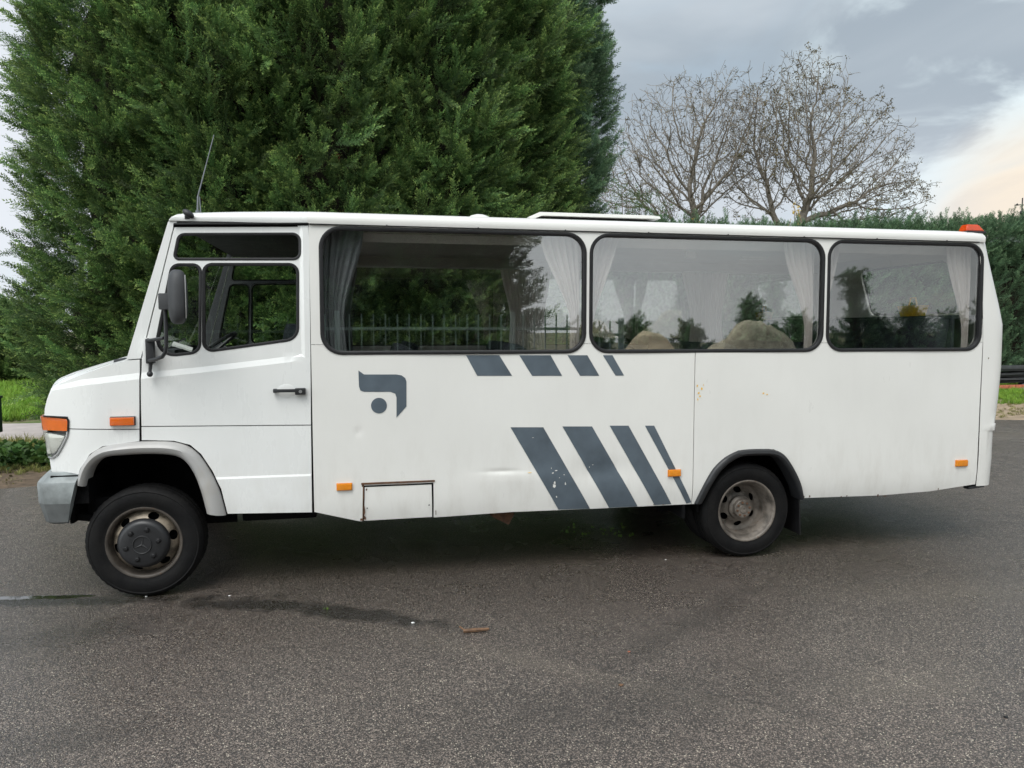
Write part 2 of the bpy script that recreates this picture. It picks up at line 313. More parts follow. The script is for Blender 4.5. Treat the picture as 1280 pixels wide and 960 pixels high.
# ------------------------------------------------------------------ mesh helpers
def pset(o, label=None, cat=None, group=None, kind=None):
    if label: o['label'] = label
    if cat: o['category'] = cat
    if group: o['group'] = group
    if kind: o['kind'] = kind
    return o
def empty(name, loc, label=None, cat=None, group=None, parent=None):
    o = bpy.data.objects.new(name, None); C.objects.link(o); o.location = loc; o.empty_display_size = 0.2
    if parent: o.parent = parent
    return pset(o, label, cat, group)
def obj(name, bm, mat, parent=None, smooth=35, world=True, **k):
    """link bmesh as one object; vertices are in world space when world=True (origin compensated)"""
    me = bpy.data.meshes.new(name)
    if isinstance(bm, bmesh.types.BMesh): bm.to_mesh(me); bm.free()
    else: me.from_pydata(bm[0], [], bm[1])
    for m in (mat if isinstance(mat, (list, tuple)) else [mat]): me.materials.append(m)
    if smooth:
        me.polygons.foreach_set('use_smooth', [True]*len(me.polygons)); me.set_sharp_from_angle(angle=R(smooth))
    me.update()
    o = bpy.data.objects.new(name, me); C.objects.link(o)
    if parent:
        o.parent = parent
        if world:
            p = parent; off = Vector((0, 0, 0))
            while p: off += p.location; p = p.parent
            o.location = -off
    return pset(o, **k)
def box(bm, c, s, rot=None, bev=0.0, mi=0):
    r = bmesh.ops.create_cube(bm, size=1.0)
    vs_ = r['verts']; m = Matrix.Translation(c) @ (rot.to_matrix().to_4x4() if rot else Matrix()) @ Matrix.Diagonal((*s, 1))
    bmesh.ops.transform(bm, matrix=m, verts=vs_)
    if bev:
        es = list({e for v in vs_ for e in v.link_edges})
        bmesh.ops.bevel(bm, geom=es, offset=bev, segments=2, affect='EDGES', profile=0.7)
def tube(bm, pts, rad, seg=8, cap=True):
    pts = [Vector(p) for p in pts]; n = len(pts)
    rad = rad if isinstance(rad, (list, tuple)) else [rad]*n
    rings = []; nrm = None
    for i, p in enumerate(pts):
        d = (pts[min(i+1, n-1)]-pts[max(i-1, 0)]).normalized()
        if nrm is None: nrm = d.orthogonal().normalized()
        else: nrm = (nrm-d*nrm.dot(d)).normalized() if (nrm-d*nrm.dot(d)).length > 1e-5 else d.orthogonal().normalized()
        b = d.cross(nrm)
        rings.append([bm.verts.new(p+(nrm*math.cos(2*math.pi*k/seg)+b*math.sin(2*math.pi*k/seg))*rad[i]) for k in range(seg)])
    for a, b in zip(rings, rings[1:]):
        for k in range(seg): bm.faces.new((a[k], a[(k+1) % seg], b[(k+1) % seg], b[k]))
    if cap: bm.faces.new(rings[0][::-1]); bm.faces.new(rings[-1])
def lathe(bm, prof, c, seg=48, mi=None):
    """profile of (r, y) turned about the Y axis through c"""
    rings = [[bm.verts.new((c[0]+r*math.cos(2*math.pi*k/seg), c[1]+y, c[2]+r*math.sin(2*math.pi*k/seg))) for k in range(seg)] if r > 1e-5 else [bm.verts.new((c[0], c[1]+y, c[2]))] for r, y in prof]
    for i, (a, b) in enumerate(zip(rings, rings[1:])):
        for k in range(seg):
            q = [a[k % len(a)], a[(k+1) % len(a)], b[(k+1) % len(b)], b[k % len(b)]]
            q = list(dict.fromkeys(q))
            if len(q) > 2:
                f = bm.faces.new(q)
                if mi: f.material_index = mi[i]
def prism(bm, poly, y0, y1, fy=None):
    """(x,z) outline between two depths"""
    f = fy or (lambda x, z: 0.0)
    a = [bm.verts.new((x, y0+f(x, z), z)) for x, z in poly]; b = [bm.verts.new((x, y1+f(x, z), z)) for x, z in poly]
    n = len(poly); bm.faces.new(a); bm.faces.new(b[::-1])
    for i in range(n): bm.faces.new((a[i], b[i], b[(i+1) % n], a[(i+1) % n]))
    bmesh.ops.recalc_face_normals(bm, faces=bm.faces)
def fillet(pts, r, n=6):
    out = []; N = len(pts)
    rr = r if isinstance(r, (list, tuple)) else [r]*N
    for i in range(N):
        p = Vector(pts[i]); a = Vector(pts[i-1])-p; b = Vector(pts[(i+1) % N])-p
        la, lb = a.length, b.length; a.normalize(); b.normalize()
        ang = a.angle(b); q = min(rr[i]/math.tan(ang/2), la*0.49, lb*0.49); rad = q*math.tan(ang/2)
        cen = p+(a+b).normalized()*(rad/math.sin(ang/2))
        s0 = (p+a*q)-cen; s1 = (p+b*q)-cen; t = s0.angle(s1); sg = 1 if s0.x*s1.y-s0.y*s1.x > 0 else -1
        for k in range(n+1):
            w = sg*t*k/n; out.append((cen.x+s0.x*math.cos(w)-s0.y*math.sin(w), cen.y+s0.x*math.sin(w)+s0.y*math.cos(w)))
    return out
def inside(P, poly):
    P = np.asarray(P); x, y = P[:, 0], P[:, 1]; r = np.zeros(len(P), bool); q = np.asarray(poly); j = len(q)-1
    for i in range(len(q)):
        xi, yi, xj, yj = q[i, 0], q[i, 1], q[j, 0], q[j, 1]
        if yi != yj: r ^= ((yi > y) != (yj > y)) & (x < (xj-xi)*(y-yi)/(yj-yi)+xi)
        j = i
    return r
def dens(pts, step, closed=True):
    out = []; N = len(pts)
    for i in range(N if closed else N-1):
        a = Vector(pts[i]); b = Vector(pts[(i+1) % N]); k = max(1, int((b-a).length/step))
        out += [tuple(a.lerp(b, j/k)) for j in range(k)]
    if not closed: out.append(tuple(pts[-1]))
    return out
def offs(poly, d):
    """push a closed outline outwards by d"""
    N = len(poly); ar = sum(poly[i-1][0]*poly[i][1]-poly[i][0]*poly[i-1][1] for i in range(N)); s = 1 if ar > 0 else -1; out = []
    for i in range(N):
        a = Vector(poly[i])-Vector(poly[i-1]); b = Vector(poly[(i+1) % N])-Vector(poly[i])
        na = Vector((a.y, -a.x)); nb = Vector((b.y, -b.x))
        if na.length < 1e-7: na = nb
        if nb.length < 1e-7: nb = na
        na.normalize(); nb.normalize(); m = (na+nb); m = m.normalized()/max(0.5, m.normalized().dot(na))
        out.append((poly[i][0]+m.x*d*s, poly[i][1]+m.y*d*s))
    return out
def sheet(bm, outline, holes, f3, step=0.07, creases=(), flip=False, thick=0.0, tdir=(0, 1, 0), imat=0):
    """triangulated panel with holes; f3 maps (u, v) to a 3-D point. A second skin and rims are added when thick > 0."""
    o = dens(outline, step); V = list(o); E = [(i, (i+1) % len(o)) for i in range(len(o))]
    hs = [dens(h, step) for h in holes]
    for h in hs:
        b = len(V); V += h; E += [(b+i, b+(i+1) % len(h)) for i in range(len(h))]
    for c in creases:
        c = dens(c, step, False); b = len(V); V += c; E += [(b+i, b+i+1) for i in range(len(c)-1)]
    A = np.array(o); lo, hi = A.min(0), A.max(0)
    g = np.array([(x+(step*0.5 if j % 2 else 0), z) for j, z in enumerate(np.arange(lo[1]+step*0.5, hi[1], step*0.87)) for x in np.arange(lo[0]+step*0.5, hi[0], step)])
    if len(g):
        k = inside(g, o)
        for h in hs: k &= ~inside(g, h)
        g = g[k]; VV = np.array(V)
        if len(g):
            dm = np.sqrt(((g[:, None, :]-VV[None, :, :])**2).sum(2)).min(1); V += [tuple(p) for p in g[dm > step*0.45]]
    vo, _, fo, *_r = delaunay_2d_cdt([Vector(v) for v in V], E, [], 0, 1e-6)
    vo = [tuple(v) for v in vo]; cen = np.array([[sum(vo[i][0] for i in f)/3, sum(vo[i][1] for i in f)/3] for f in fo])
    k = inside(cen, o)
    for h in hs: k &= ~inside(cen, h)
    bv = {}
    def gv(i, side_=0):
        if (i, side_) not in bv:
            p = Vector(f3(*vo[i])); p = p+Vector(tdir)*thick if side_ else p
            bv[(i, side_)] = bm.verts.new(p)
        return bv[(i, side_)]
    ec = {}
    for f, kk in zip(fo, k):
        if not kk: continue
        f = list(f)[::-1] if flip else list(f)
        bm.faces.new([gv(i) for i in f])
        if thick:
            bm.faces.new([gv(i, 1) for i in f[::-1]]).material_index = imat
            for a, b in zip(f, f[1:]+f[:1]): ec[(a, b)] = 1
    if thick:
        for (a, b) in ec:
            if (b, a) not in ec: bm.faces.new((gv(b), gv(a), gv(a, 1), gv(b, 1)))
def sst(t): t = max(0.0, min(1.0, t)); return t*t*(3-2*t)
def interp(tab, x):
    if x <= tab[0][0]: return tab[0][1]
    for (a, b), (c, d) in zip(tab, tab[1:]):
        if x <= c: return b+(d-b)*(x-a)/(c-a)
    return tab[-1][1]
def copy_tree(o, parent=None):
    c = o.copy(); C.objects.link(c); c.parent = parent
    for ch in list(o.children): copy_tree(ch, c)
    return c

# ------------------------------------------------------------------ terrain
W = 2.14
def flat(name, poly, z, mat, **k):
    bm = bmesh.new(); sheet(bm, poly, [], lambda x, y: (x, y, z), step=3.0); return obj(name, bm, mat, kind='structure', **k)
bm = bmesh.new(); n = 24
for i in range(n+1):
    for j in range(n+1):
        a = (i/n*2-1); b = (j/n*2-1); bm.verts.new((math.copysign(abs(a)**2.2, a)*900, math.copysign(abs(b)**2.2, b)*900, -0.03))
bm.verts.ensure_lookup_table()
for i in range(n):
    for j in range(n): bm.faces.new([bm.verts[q] for q in (i*(n+1)+j, (i+1)*(n+1)+j, (i+1)*(n+1)+j+1, i*(n+1)+j+1)])
obj('ground', bm, M['ground'], kind='structure')
yard = [(-9, -30), (34, -30), (34, 2.6), (22, 5.6), (13.9, 7.1), (11.0, 8.2), (8.6, 7.8), (6.5, 6.3), (2.5, 5.4), (-1.0, 4.4), (-2.45, 3.95), (-5.0, 3.7), (-9, 3.2)]
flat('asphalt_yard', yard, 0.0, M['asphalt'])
flat('concrete_path', [(-30, 13.2), (-30, 9.4), (-4.6, 7.6), (-3.3, 7.5), (-3.6, 10.4), (-5.2, 10.5)], -0.02, M['concrete'])
flat('soil_verge', [(-9, 3.1), (-5.0, 3.6), (-2.45, 3.85), (-1.0, 4.3), (2.5, 5.3), (6.5, 6.2), (8.6, 7.7), (9.5, 9), (6, 14), (-3.2, 12), (-3.2, 6.5), (-4.4, 5.3), (-9, 5.2)], -0.012, M['soil'])
# ------------------------------------------------------------------ the bus
BUS = empty('white_bus', (2.9, 1.07, 0), 'white snub-nosed minibus with slate grey slanted stripes parked on wet asphalt', 'bus')
def dent(x, z, cx, cz, rx, rz, d): return d*math.exp(-((x-cx)/rx)**2-((z-cz)/rz)**2)
D1 = side(448, 540); D2 = side(628, 589); D3 = side(668, 588)
creaseL = [side(*p) for p in ((60.6, 489), (100, 482.5), (175, 473.8), (250, 466.0), (363.8, 452.5))]
creaseU = [side(*p) for p in ((57, 486), (100, 474.8), (175, 466.0), (250, 459.0), (360.6, 445.5))]
CXR = side(379, 440)[0]
lowz = side(320, 597)[1]
def crease_r(x, z):
    if x > CXR+0.03: return 0.0
    a = interp(creaseL, x); b = interp(creaseU, x)
    if x > creaseL[-1][0]: a = interp(creaseL, x)+ (x-creaseL[-1][0])*0.6
    return max(0.0, min(1.0, (z-a)/max(0.012, b-a)))*(1-max(0.0, min(1.0, (x-(CXR-0.012))/0.024)))
def ys(x, z):
    y = 0.004*max(0, (z-1.62)/0.85)**1.5 + 0.05*max(0, (0.60-z)/0.2)**2*0.6
    if x < -0.2: y += 0.11*((-0.2-x)/0.4)**2
    if x < 1.085:
        y += 0.0115*crease_r(x, z) - 0.006*sst((lowz+0.012-z)/0.014)*sst((x-0.30)/0.05)
    else:
        y += dent(x, z, D1[0], D1[1], 0.020, 0.028, 0.006)+dent(x, z, D2[0], D2[1], 0.11, 0.013, 0.008)-dent(x, z, D2[0]+0.1, D2[1]-0.06, 0.3, 0.06, 0.010)+dent(x, z, D3[0]+0.5, D3[1]-0.02, 0.25, 0.03, 0.014)
        y += 0.0025*math.sin(x*5.1+z*2)*math.sin(z*4.2+1)
    return y
L3 = lambda x, z: (x, ys(x, z), z)
R3 = lambda x, z: (x, W-ys(x, z), z)
def both(fn):
    fn(L3, False); fn(R3, True)
win1 = fillet([(1.157, 1.59), (2.995, 1.59), (2.995, 2.437), (1.157, 2.437)], 0.14, 8)
win2 = fillet([(3.025, 1.59), (4.885, 1.59), (4.885, 2.437), (3.025, 2.437)], 0.14, 8)
win3 = fillet([(4.915, 1.59), (6.298, 1.59), (6.292, 2.437), (4.915, 2.437)], 0.13, 8)
XE = 6.318
archR_out = S([(869.5, 629.8), (878, 609), (891, 586), (905.5, 572), (923, 563), (942.7, 561.6), (967.5, 561.6), (980, 568), (990.6, 584), (999.4, 602), (1004.7, 622.5)])
archR_in = S([(878, 630), (886, 611), (898.5, 591), (911, 578.5), (926, 570.5), (946, 569.5), (964, 569.5), (974.6, 573), (985, 588), (995, 607), (1001, 625)])
archF_out = S([(94, 605), (99, 586.6), (111.7, 568), (127.7, 558), (157.5, 553.4), (180.4, 551.8), (214.8, 551.8), (235.4, 556.9), (249, 568.3), (262.9, 589), (274.4, 611.9), (282.4, 643.5)])
archF_in = S([(106, 608.4), (110.5, 589), (120.8, 576), (134.6, 569.8), (175.8, 567.0), (200, 567.0), (221.6, 568.8), (233, 575.5), (243.4, 591.2), (252.6, 614), (259.5, 641.6)])
ROOFB = 2.452; JZ = 1.655; SX = 3.8405
hatch = S([(453.5, 607), (542, 603.5), (542.5, 647), (453, 652.5)])
lowA = [(1.092, 0.522), (1.383, 0.441), side(451, 652.6), side(544.5, 647.5), (2.458, 0.452), (3.023, 0.447), (SX-0.003, 0.445), (SX-0.003, JZ-0.0015), (1.092, JZ-0.0015)]
hatch_cut = [hatch[0], hatch[1], hatch[2], (hatch[2][0], 0.40), (hatch[3][0], 0.40), hatch[3]]
arch_cut = archR_out+[(archR_out[-1][0], 0.3), (archR_out[0][0], 0.3)]
lowB = [(SX+0.003, 0.445), (4.2, 0.44), (4.753, 0.450), (5.434, 0.440), (5.9, 0.455), (XE, 0.497), (XE, JZ-0.0015), (SX+0.003, JZ-0.0015)]
upC = [(1.092, JZ+0.0015), (XE, JZ+0.0015), (XE-0.018, 1.95), (XE-0.07, ROOFB), (1.092, ROOFB)]
for f3, fl in ((L3, False), (R3, True)):
    td = (0, 1, 0) if not fl else (0, -1, 0)
    s_ = None if not fl else None
    dl_ = [[(D2[0]-0.24+0.06*k, D2[1]+q) for k in range(9)] for q in (-0.035, -0.018, -0.009, 0.0, 0.009, 0.018, 0.035)]+[[(D1[0]-0.05+0.02*k, D1[1]+q) for k in range(6)] for q in (-0.05, -0.03, -0.015, 0.0, 0.015, 0.03, 0.05)]
    bm = bmesh.new(); sheet(bm, lowA, [win1, win2, hatch_cut] if not fl else [win1, win2], f3, 0.075, dl_ if not fl else (), flip=fl, thick=0.018, tdir=td, imat=1); obj('side_panel', bm, [M['white'], M['liner']], BUS)
    bm = bmesh.new(); sheet(bm, lowB, [win2, win3, arch_cut], f3, 0.09, flip=fl, thick=0.018, tdir=td, imat=1); obj('side_panel', bm, [M['white'], M['liner']], BUS)
    bm = bmesh.new(); sheet(bm, upC, [win1, win2, win3], f3, 0.09, flip=fl, thick=0.018, tdir=td, imat=1); obj('window_band', bm, [M['white'], M['liner']], BUS)
    # dark/grey inner wall behind the outer skin
    bm = bmesh.new()
    off = 0.045; g3 = (lambda x, z: (x, 0.055, z)) if not fl else (lambda x, z: (x, W-0.055-0.03*max(0, (z-1.62)/0.85), z))
    i1, i2, i3 = (offs(w, -0.012) for w in (win1, win2, win3))
    sheet(bm, [(1.09, 0.85), (6.29, 0.85), (6.29, 2.44), (1.09, 2.44)], [i1, i2, i3], g3, 0.3, flip=fl); obj('inner_wall', bm, M['liner'], BUS)
    bm = bmesh.new(); sheet(bm, [(1.08, 0.50), (3.86, 0.46), (3.87, 0.86), (1.08, 0.86)], [], (lambda x, z: (x, 0.045, z)) if not fl else (lambda x, z: (x, W-0.045, z)), 0.5, flip=fl, thick=0.01, tdir=td); obj('sill_backing', bm, M['dark'], BUS)
# dark strips behind the joints
bm = bmesh.new(); box(bm, (SX, 0.036, 1.02), (0.05, 0.012, 1.14)); box(bm, (1.088, 0.050, 1.45), (0.05, 0.012, 1.9)); box(bm, (3.01, 0.042, JZ), (0.026, 0.01, 0.05)); box(bm, (4.90, 0.042, JZ), (0.026, 0.01, 0.05)); obj('joint_seal', bm, M['dark'], BUS)

def gasket(poly, width, f3, depth=0.014, up=0.0, inw=0.03):
    """rubber profile swept round a window outline: outer lip on the paint, inner lip on the glass"""
    bm = bmesh.new(); inner = offs(poly, -width); o2 = offs(poly, 0.004); mid = offs(poly, -width*0.5); n = len(poly)
    sg = 1 if f3 is L3 else -1
    def row(pl, d): return [bm.verts.new(Vector(f3(x, z))+Vector((0, -d*sg, 0))) for x, z in pl]
    rows = [row(o2, -0.004), row(o2, depth*0.6), row(mid, depth), row(inner, depth*0.35), row(inner, -inw)]
    for a, b in zip(rows, rows[1:]):
        for i in range(n): bm.faces.new((a[i], a[(i+1) % n], b[(i+1) % n], b[i]))
    bmesh.ops.recalc_face_normals(bm, faces=bm.faces); return bm
def pane(poly, f3, mat, name, parent, ins=0.012):
    bm = bmesh.new(); sg = 1 if f3 is L3 else -1; a = poly; n = len(a)
    xs = [p[0] for p in a]; zs = [p[1] for p in a]
    P0 = [Vector(f3(x, z)) for x, z in a]
    # flat pane: fit y as linear in z between top and bottom of the opening
    zb, zt = min(zs), max(zs); yb = f3(sum(xs)/n, zb)[1]; yt = f3(sum(xs)/n, zt)[1]
    if sg > 0: yb = min(yb, 0.03) if zb > 1.5 else yb
    fy = lambda z: yb+(yt-yb)*(z-zb)/(zt-zb)+sg*ins
    v = [bm.verts.new((p.x, fy(p.z), p.z)) for p in P0]; w = [bm.verts.new((p.x, fy(p.z)+sg*0.005, p.z)) for p in P0]
    bm.faces.new(v); bm.faces.new(w[::-1])
    for i in range(n): bm.faces.new((v[i], w[i], w[(i+1) % n], v[(i+1) % n]))
    bmesh.ops.recalc_face_normals(bm, faces=bm.faces); return obj(name, bm, mat, parent, smooth=0)
def curtain(xe, d, wt, wb, z0, z1, y, mat, parent, folds=6, gather=0.35, seed=0):
    rnd = random.Random(seed); bm = bmesh.new(); nu, nv = folds*8, 26; rows = []
    ph = [rnd.uniform(-0.5, 0.5) for _ in range(4)]
    for j in range(nv+1):
        v = j/nv; z = z1+(z0-z1)*v
        k = sst(v/(1-gather)) if v < 1-gather else 1.0
        w = wt+(wb-wt)*k + (0.0 if v < 1-gather else (v-(1-gather))*wb*0.5)
        row = []
        for i in range(nu+1):
            u = i/nu; am = 0.016*(0.5+0.7*math.sin(u*9+ph[0])**2)*(0.6+0.5*(1-k))
            row.append(bm.verts.new((xe+d*(u**(1+0.25*math.sin(v*3+ph[1])))*w, y+am*math.sin(u*folds*2*math.pi+ph[2]+0.5*math.sin(v*5+ph[3])), z)))
        rows.append(row)
    for a, b in zip(rows, rows[1:]):
        for i in range(nu): bm.faces.new((a[i], a[i+1], b[i+1], b[i]))
    return obj('curtain', bm, mat, parent, smooth=80)
for k, (w, x0, x1) in enumerate(((win1, 1.157, 2.995), (win2, 3.025, 4.885), (win3, 4.915, 6.298))):
    g = obj('window', gasket(w, 0.022, L3, 0.010), M['rubber'], BUS, smooth=50)
    pane(offs(w, -0.014), L3, M['glass'], 'pane', g)
    if k == 0:
        curtain(x0+0.02, 1, 0.27, 0.13, 1.55, 2.46, 0.12, M['curtaindark'], g, 6, 0.28, 1); curtain(x1-0.01, -1, 0.30, 0.07, 1.55, 2.46, 0.12, M['curtain'], g, 6, 0.25, 2)
    elif k == 1:
        curtain(x0+0.01, 1, 0.24, 0.05, 1.55, 2.46, 0.12, M['curtain'], g, 5, 0.2, 3); curtain(x1-0.01, -1, 0.27, 0.07, 1.55, 2.46, 0.12, M['curtain'], g, 5, 0.2, 4)
    else:
        curtain(x0+0.01, 1, 0.17, 0.05, 1.55, 2.46, 0.12, M['curtain'], g, 4, 0.2, 5); curtain(x1-0.01, -1, 0.24, 0.06, 1.55, 2.46, 0.12, M['curtain'], g, 5, 0.15, 6)
for k, w in enumerate((win1, win2, win3)):
    g = obj('window', gasket(w, 0.022, R3, 0.010), M['rubber'], BUS, smooth=50); pane(offs(w, -0.014), R3, M['glass'], 'pane', g)
    x0 = min(p[0] for p in w); x1 = max(p[0] for p in w)
    curtain(x0-0.02, 1, 0.26, 0.18, 1.55, 2.46, W-0.12, M['curtain'] if k else M['curtaindark'], g, 6, 0.3, 10+k); curtain(x1+0.02, -1, 0.28, 0.17, 1.55, 2.46, W-0.12, M['curtain'], g, 6, 0.3, 20+k)

# stripes and emblem: film lying 1.5 mm proud of the paint
def film(name, px, parent=BUS, mat='grey', fill=0.0):
    bm = bmesh.new(); p = px
    sheet(bm, p, [], lambda x, z: (x, ys(x, z)-0.0022, z), 0.06); return obj(name, bm, M[mat], parent)
for q in (((582.5, 444), (624, 444), (640, 469.7), (596.5, 469.7)), ((649, 444), (688, 444), (702.5, 469.7), (665, 469.7)), ((709.2, 444), (734, 444), (749, 469.7), (725, 469.7)), ((753.5, 444), (765.5, 444), (780, 469.4), (769.4, 469.4))):
    film('stripe', S(q))
chips = []
for i, q in enumerate((((638, 534), (679, 534), (738.3, 636.5), (698.6, 637.5)), ((703, 533), (740, 533), (798, 633.7), (762, 635.2)), ((762, 532), (785.5, 532), (840.2, 630.8), (819, 632)), ((806, 532), (817.5, 532), (865.2, 628.3), (859, 630)))):
    film('stripe', S(q))
em = S([(448, 463), (455, 468), (495, 468), (502, 469.2), (506.5, 472.5), (508, 477), (508, 508), (495.6, 522), (495.6, 497), (494, 492), (488, 489.7), (455, 489.7), (450.5, 488), (448.7, 483)])
film('emblem', em)
cc = side(473.7, 507); film('emblem_dot', [(cc[0]+0.0535*math.cos(a*math.pi/16), cc[1]+0.0535*math.sin(a*math.pi/16)) for a in range(32)])
def spots(name, pts, mat, off=0.0034, seed=1):
    rnd = random.Random(seed); bm = bmesh.new()
    for (px, py, w, h) in pts:
        cx, cz = side(px, py); m = 7; ph = rnd.random()*6
        v = [bm.verts.new((cx+w*math.cos(ph+a*2*math.pi/m)*rnd.uniform(0.4, 1.1), 0, cz+h*math.sin(ph+a*2*math.pi/m)*rnd.uniform(0.4, 1.1))) for a in range(m)]
        for q in v: q.co.y = ys(q.co.x, q.co.z)-off
        f = bm.faces.new(v)
        f.normal_update()
        if f.normal.y > 0: f.normal_flip()
    return obj(name, bm, M[mat], BUS, smooth=0, kind='stuff')
spots('paint_chips', [(692.5, 607, 0.018, 0.016), (693, 603.5, 0.008, 0.014), (706.5, 604.5, 0.006, 0.013), (695, 588, 0.012, 0.004), (691, 591, 0.010, 0.006), (705, 593.5, 0.006, 0.004), (695.5, 621, 0.006, 0.009), (699, 597, 0.006, 0.003), (689, 585, 0.003, 0.007), (741, 581, 0.008, 0.003), (737, 584, 0.005, 0.006), (666, 547, 0.009, 0.002)], 'white', seed=3)
spots('orange_scuffs', [(871.5, 482, 0.008, 0.012), (877, 486, 0.007, 0.013), (873, 491, 0.010, 0.007), (874.5, 495, 0.012, 0.008), (872, 499, 0.006, 0.012), (954, 491.6, 0.010, 0.006), (958.5, 493, 0.010, 0.006), (879, 481, 0.004, 0.010), (662, 590.5, 0.018, 0.004)], 'yellow', seed=4)
spots('skirt_rust', [(1006, 622, 0.006, 0.02), (1013, 621, 0.008, 0.012), (1060, 620.5, 0.005, 0.009), (1053, 621.5, 0.012, 0.006), (1099, 619.5, 0.008, 0.022), (1108, 620.5, 0.02, 0.006), (1174, 611.5, 0.006, 0.014), (1235, 448, 0.006, 0.011), (455.5, 640, 0.006, 0.05), (454.8, 620, 0.004, 0.03), (456, 648, 0.01, 0.02), (545, 641, 0.004, 0.028), (503, 605.5, 0.08, 0.003), (458, 612, 0.006, 0.014), (818, 631, 0.006, 0.006), (830, 631.2, 0.01, 0.004)], 'rust', seed=6)
spots('bolt_holes', [(459, 635.5, 0.008, 0.009), (536.5, 631.5, 0.006, 0.008)], 'rubber', seed=7)

# service hatch in the skirt
hb = bmesh.new(); sheet(hb, [side(456, 609.3), side(539.5, 606), side(540.5, 647), side(455.2, 652)], [], lambda x, z: (x, ys(x, z)+0.003, z), 0.08, thick=0.012)
ho = obj('service_hatch', hb, M['white'], BUS, label='square service hatch with rusty edges in the skirt')
bm = bmesh.new(); prism(bm, [side(450, 602), side(545, 598), side(545.5, 648), side(450, 651)], 0.03, 0.04); obj('hatch_recess', bm, M['dark'], ho)
bm = bmesh.new(); prism(bm, [side(452.3, 605), side(455.2, 605), side(454, 651.5), side(450.2, 651.8)], -0.0015, 0.01, ys); obj('rusty_edge', bm, M['rust'], ho)
bm = bmesh.new(); prism(bm, [side(451.5, 603.5), side(543.5, 600), side(543.5, 602), side(451.5, 605.8)], -0.006, 0.012, ys); obj('hatch_hinge', bm, M['rust'], ho)
def lens_box(name, px0, px1, mat, parent=BUS, proud=0.018, base='plastic', lab=None, f3=None):
    (x0, z0), (x1, z1) = side(px0[0], px1[1]), side(px1[0], px0[1])
    yy = ys((x0+x1)/2, (z0+z1)/2); bm = bmesh.new()
    box(bm, ((x0+x1)/2, yy-proud/2, (z0+z1)/2), (x1-x0, proud, z1-z0), bev=0.004)
    o = obj(name, bm, M[mat], parent); bm = bmesh.new()
    box(bm, ((x0+x1)/2, yy-0.002, (z0+z1)/2), (x1-x0+0.008, 0.012, z1-z0+0.008), bev=0.002); obj('lamp_base', bm, M[base], o); return o
lens_box('side_marker', (421.5, 604), (439.5, 612.5), 'orange', base='orange'); lens_box('side_marker', (835, 587), (850, 595), 'orange', base='orange'); lens_box('side_marker', (1194, 575), (1208, 582.5), 'orange', base='orange')
lens_box('fender_indicator', (139, 521), (168.5, 531.5), 'amber', proud=0.03)

# rear wheel arch trim, black
def arch_trim(name, out, inn, mat, prof, off=0.0, n=40):
    def res(p, n):
        p = [Vector(q) for q in p]; L = [0]
        for a, b in zip(p, p[1:]): L.append(L[-1]+(b-a).length)
        r = []
        for i in range(n+1):
            s = L[-1]*i/n; k = 0
            while k < len(L)-2 and L[k+1] < s: k += 1
            r.append(p[k].lerp(p[k+1], (s-L[k])/(L[k+1]-L[k])))
        for _ in range(2): r = [r[0]]+[(r[i-1]+r[i]*2+r[i+1])/4 for i in range(1, n)]+[r[-1]]
        return r
    a, b = res(out, n), res(inn, n); bm = bmesh.new(); rows = []
    for t, y in prof: rows.append([bm.verts.new((p.x+(q.x-p.x)*t, ys(p.x, p.y)+y, p.y+(q.y-p.y)*t)) for p, q in zip(a, b)])
    for r0, r1 in zip(rows, rows[1:]):
        for i in range(n): bm.faces.new((r0[i], r0[i+1], r1[i+1], r1[i]))
    bmesh.ops.recalc_face_normals(bm, faces=bm.faces)
    return obj(name, bm, M[mat], BUS, smooth=45)
arch_trim('rear_wheel_arch_trim', archR_out, archR_in, 'plastic', [(-0.06, 0.01), (-0.06, -0.012), (0.12, -0.026), (0.55, -0.030), (0.9, -0.018), (1.0, 0.0), (1.0, 0.12)])
arch_trim('front_wheel_arch_trim', archF_out, archF_in, 'flare', [(-0.02, 0.012), (0.0, -0.006), (0.12, -0.026), (0.45, -0.042), (0.8, -0.034), (1.0, -0.012), (1.02, 0.10)])
bm = bmesh.new()
def wheelbox(bm, cx, w, zt, y0=0.02, y1=0.62):
    prism(bm, [(cx-w, 0.5), (cx-w*0.93, zt-0.25), (cx-w*0.7, zt-0.06), (cx-0.1, zt), (cx+0.1, zt), (cx+w*0.7, zt-0.06), (cx+w*0.93, zt-0.25), (cx+w, 0.5), (cx+w+0.02, 0.5), (cx+w+0.02, zt+0.03), (cx-w-0.02, zt+0.03), (cx-w-0.02, 0.5)], y0, y1)
    box(bm, (cx, y1+0.01, zt-0.28), (2*w+0.04, 0.02, 0.72))
wheelbox(bm, 4.31, 0.47, 0.885, 0.06); wheelbox(bm, 0.03, 0.455, 0.985, 0.08, 0.54)
obj('wheel_housing', bm, M['dark'], BUS)

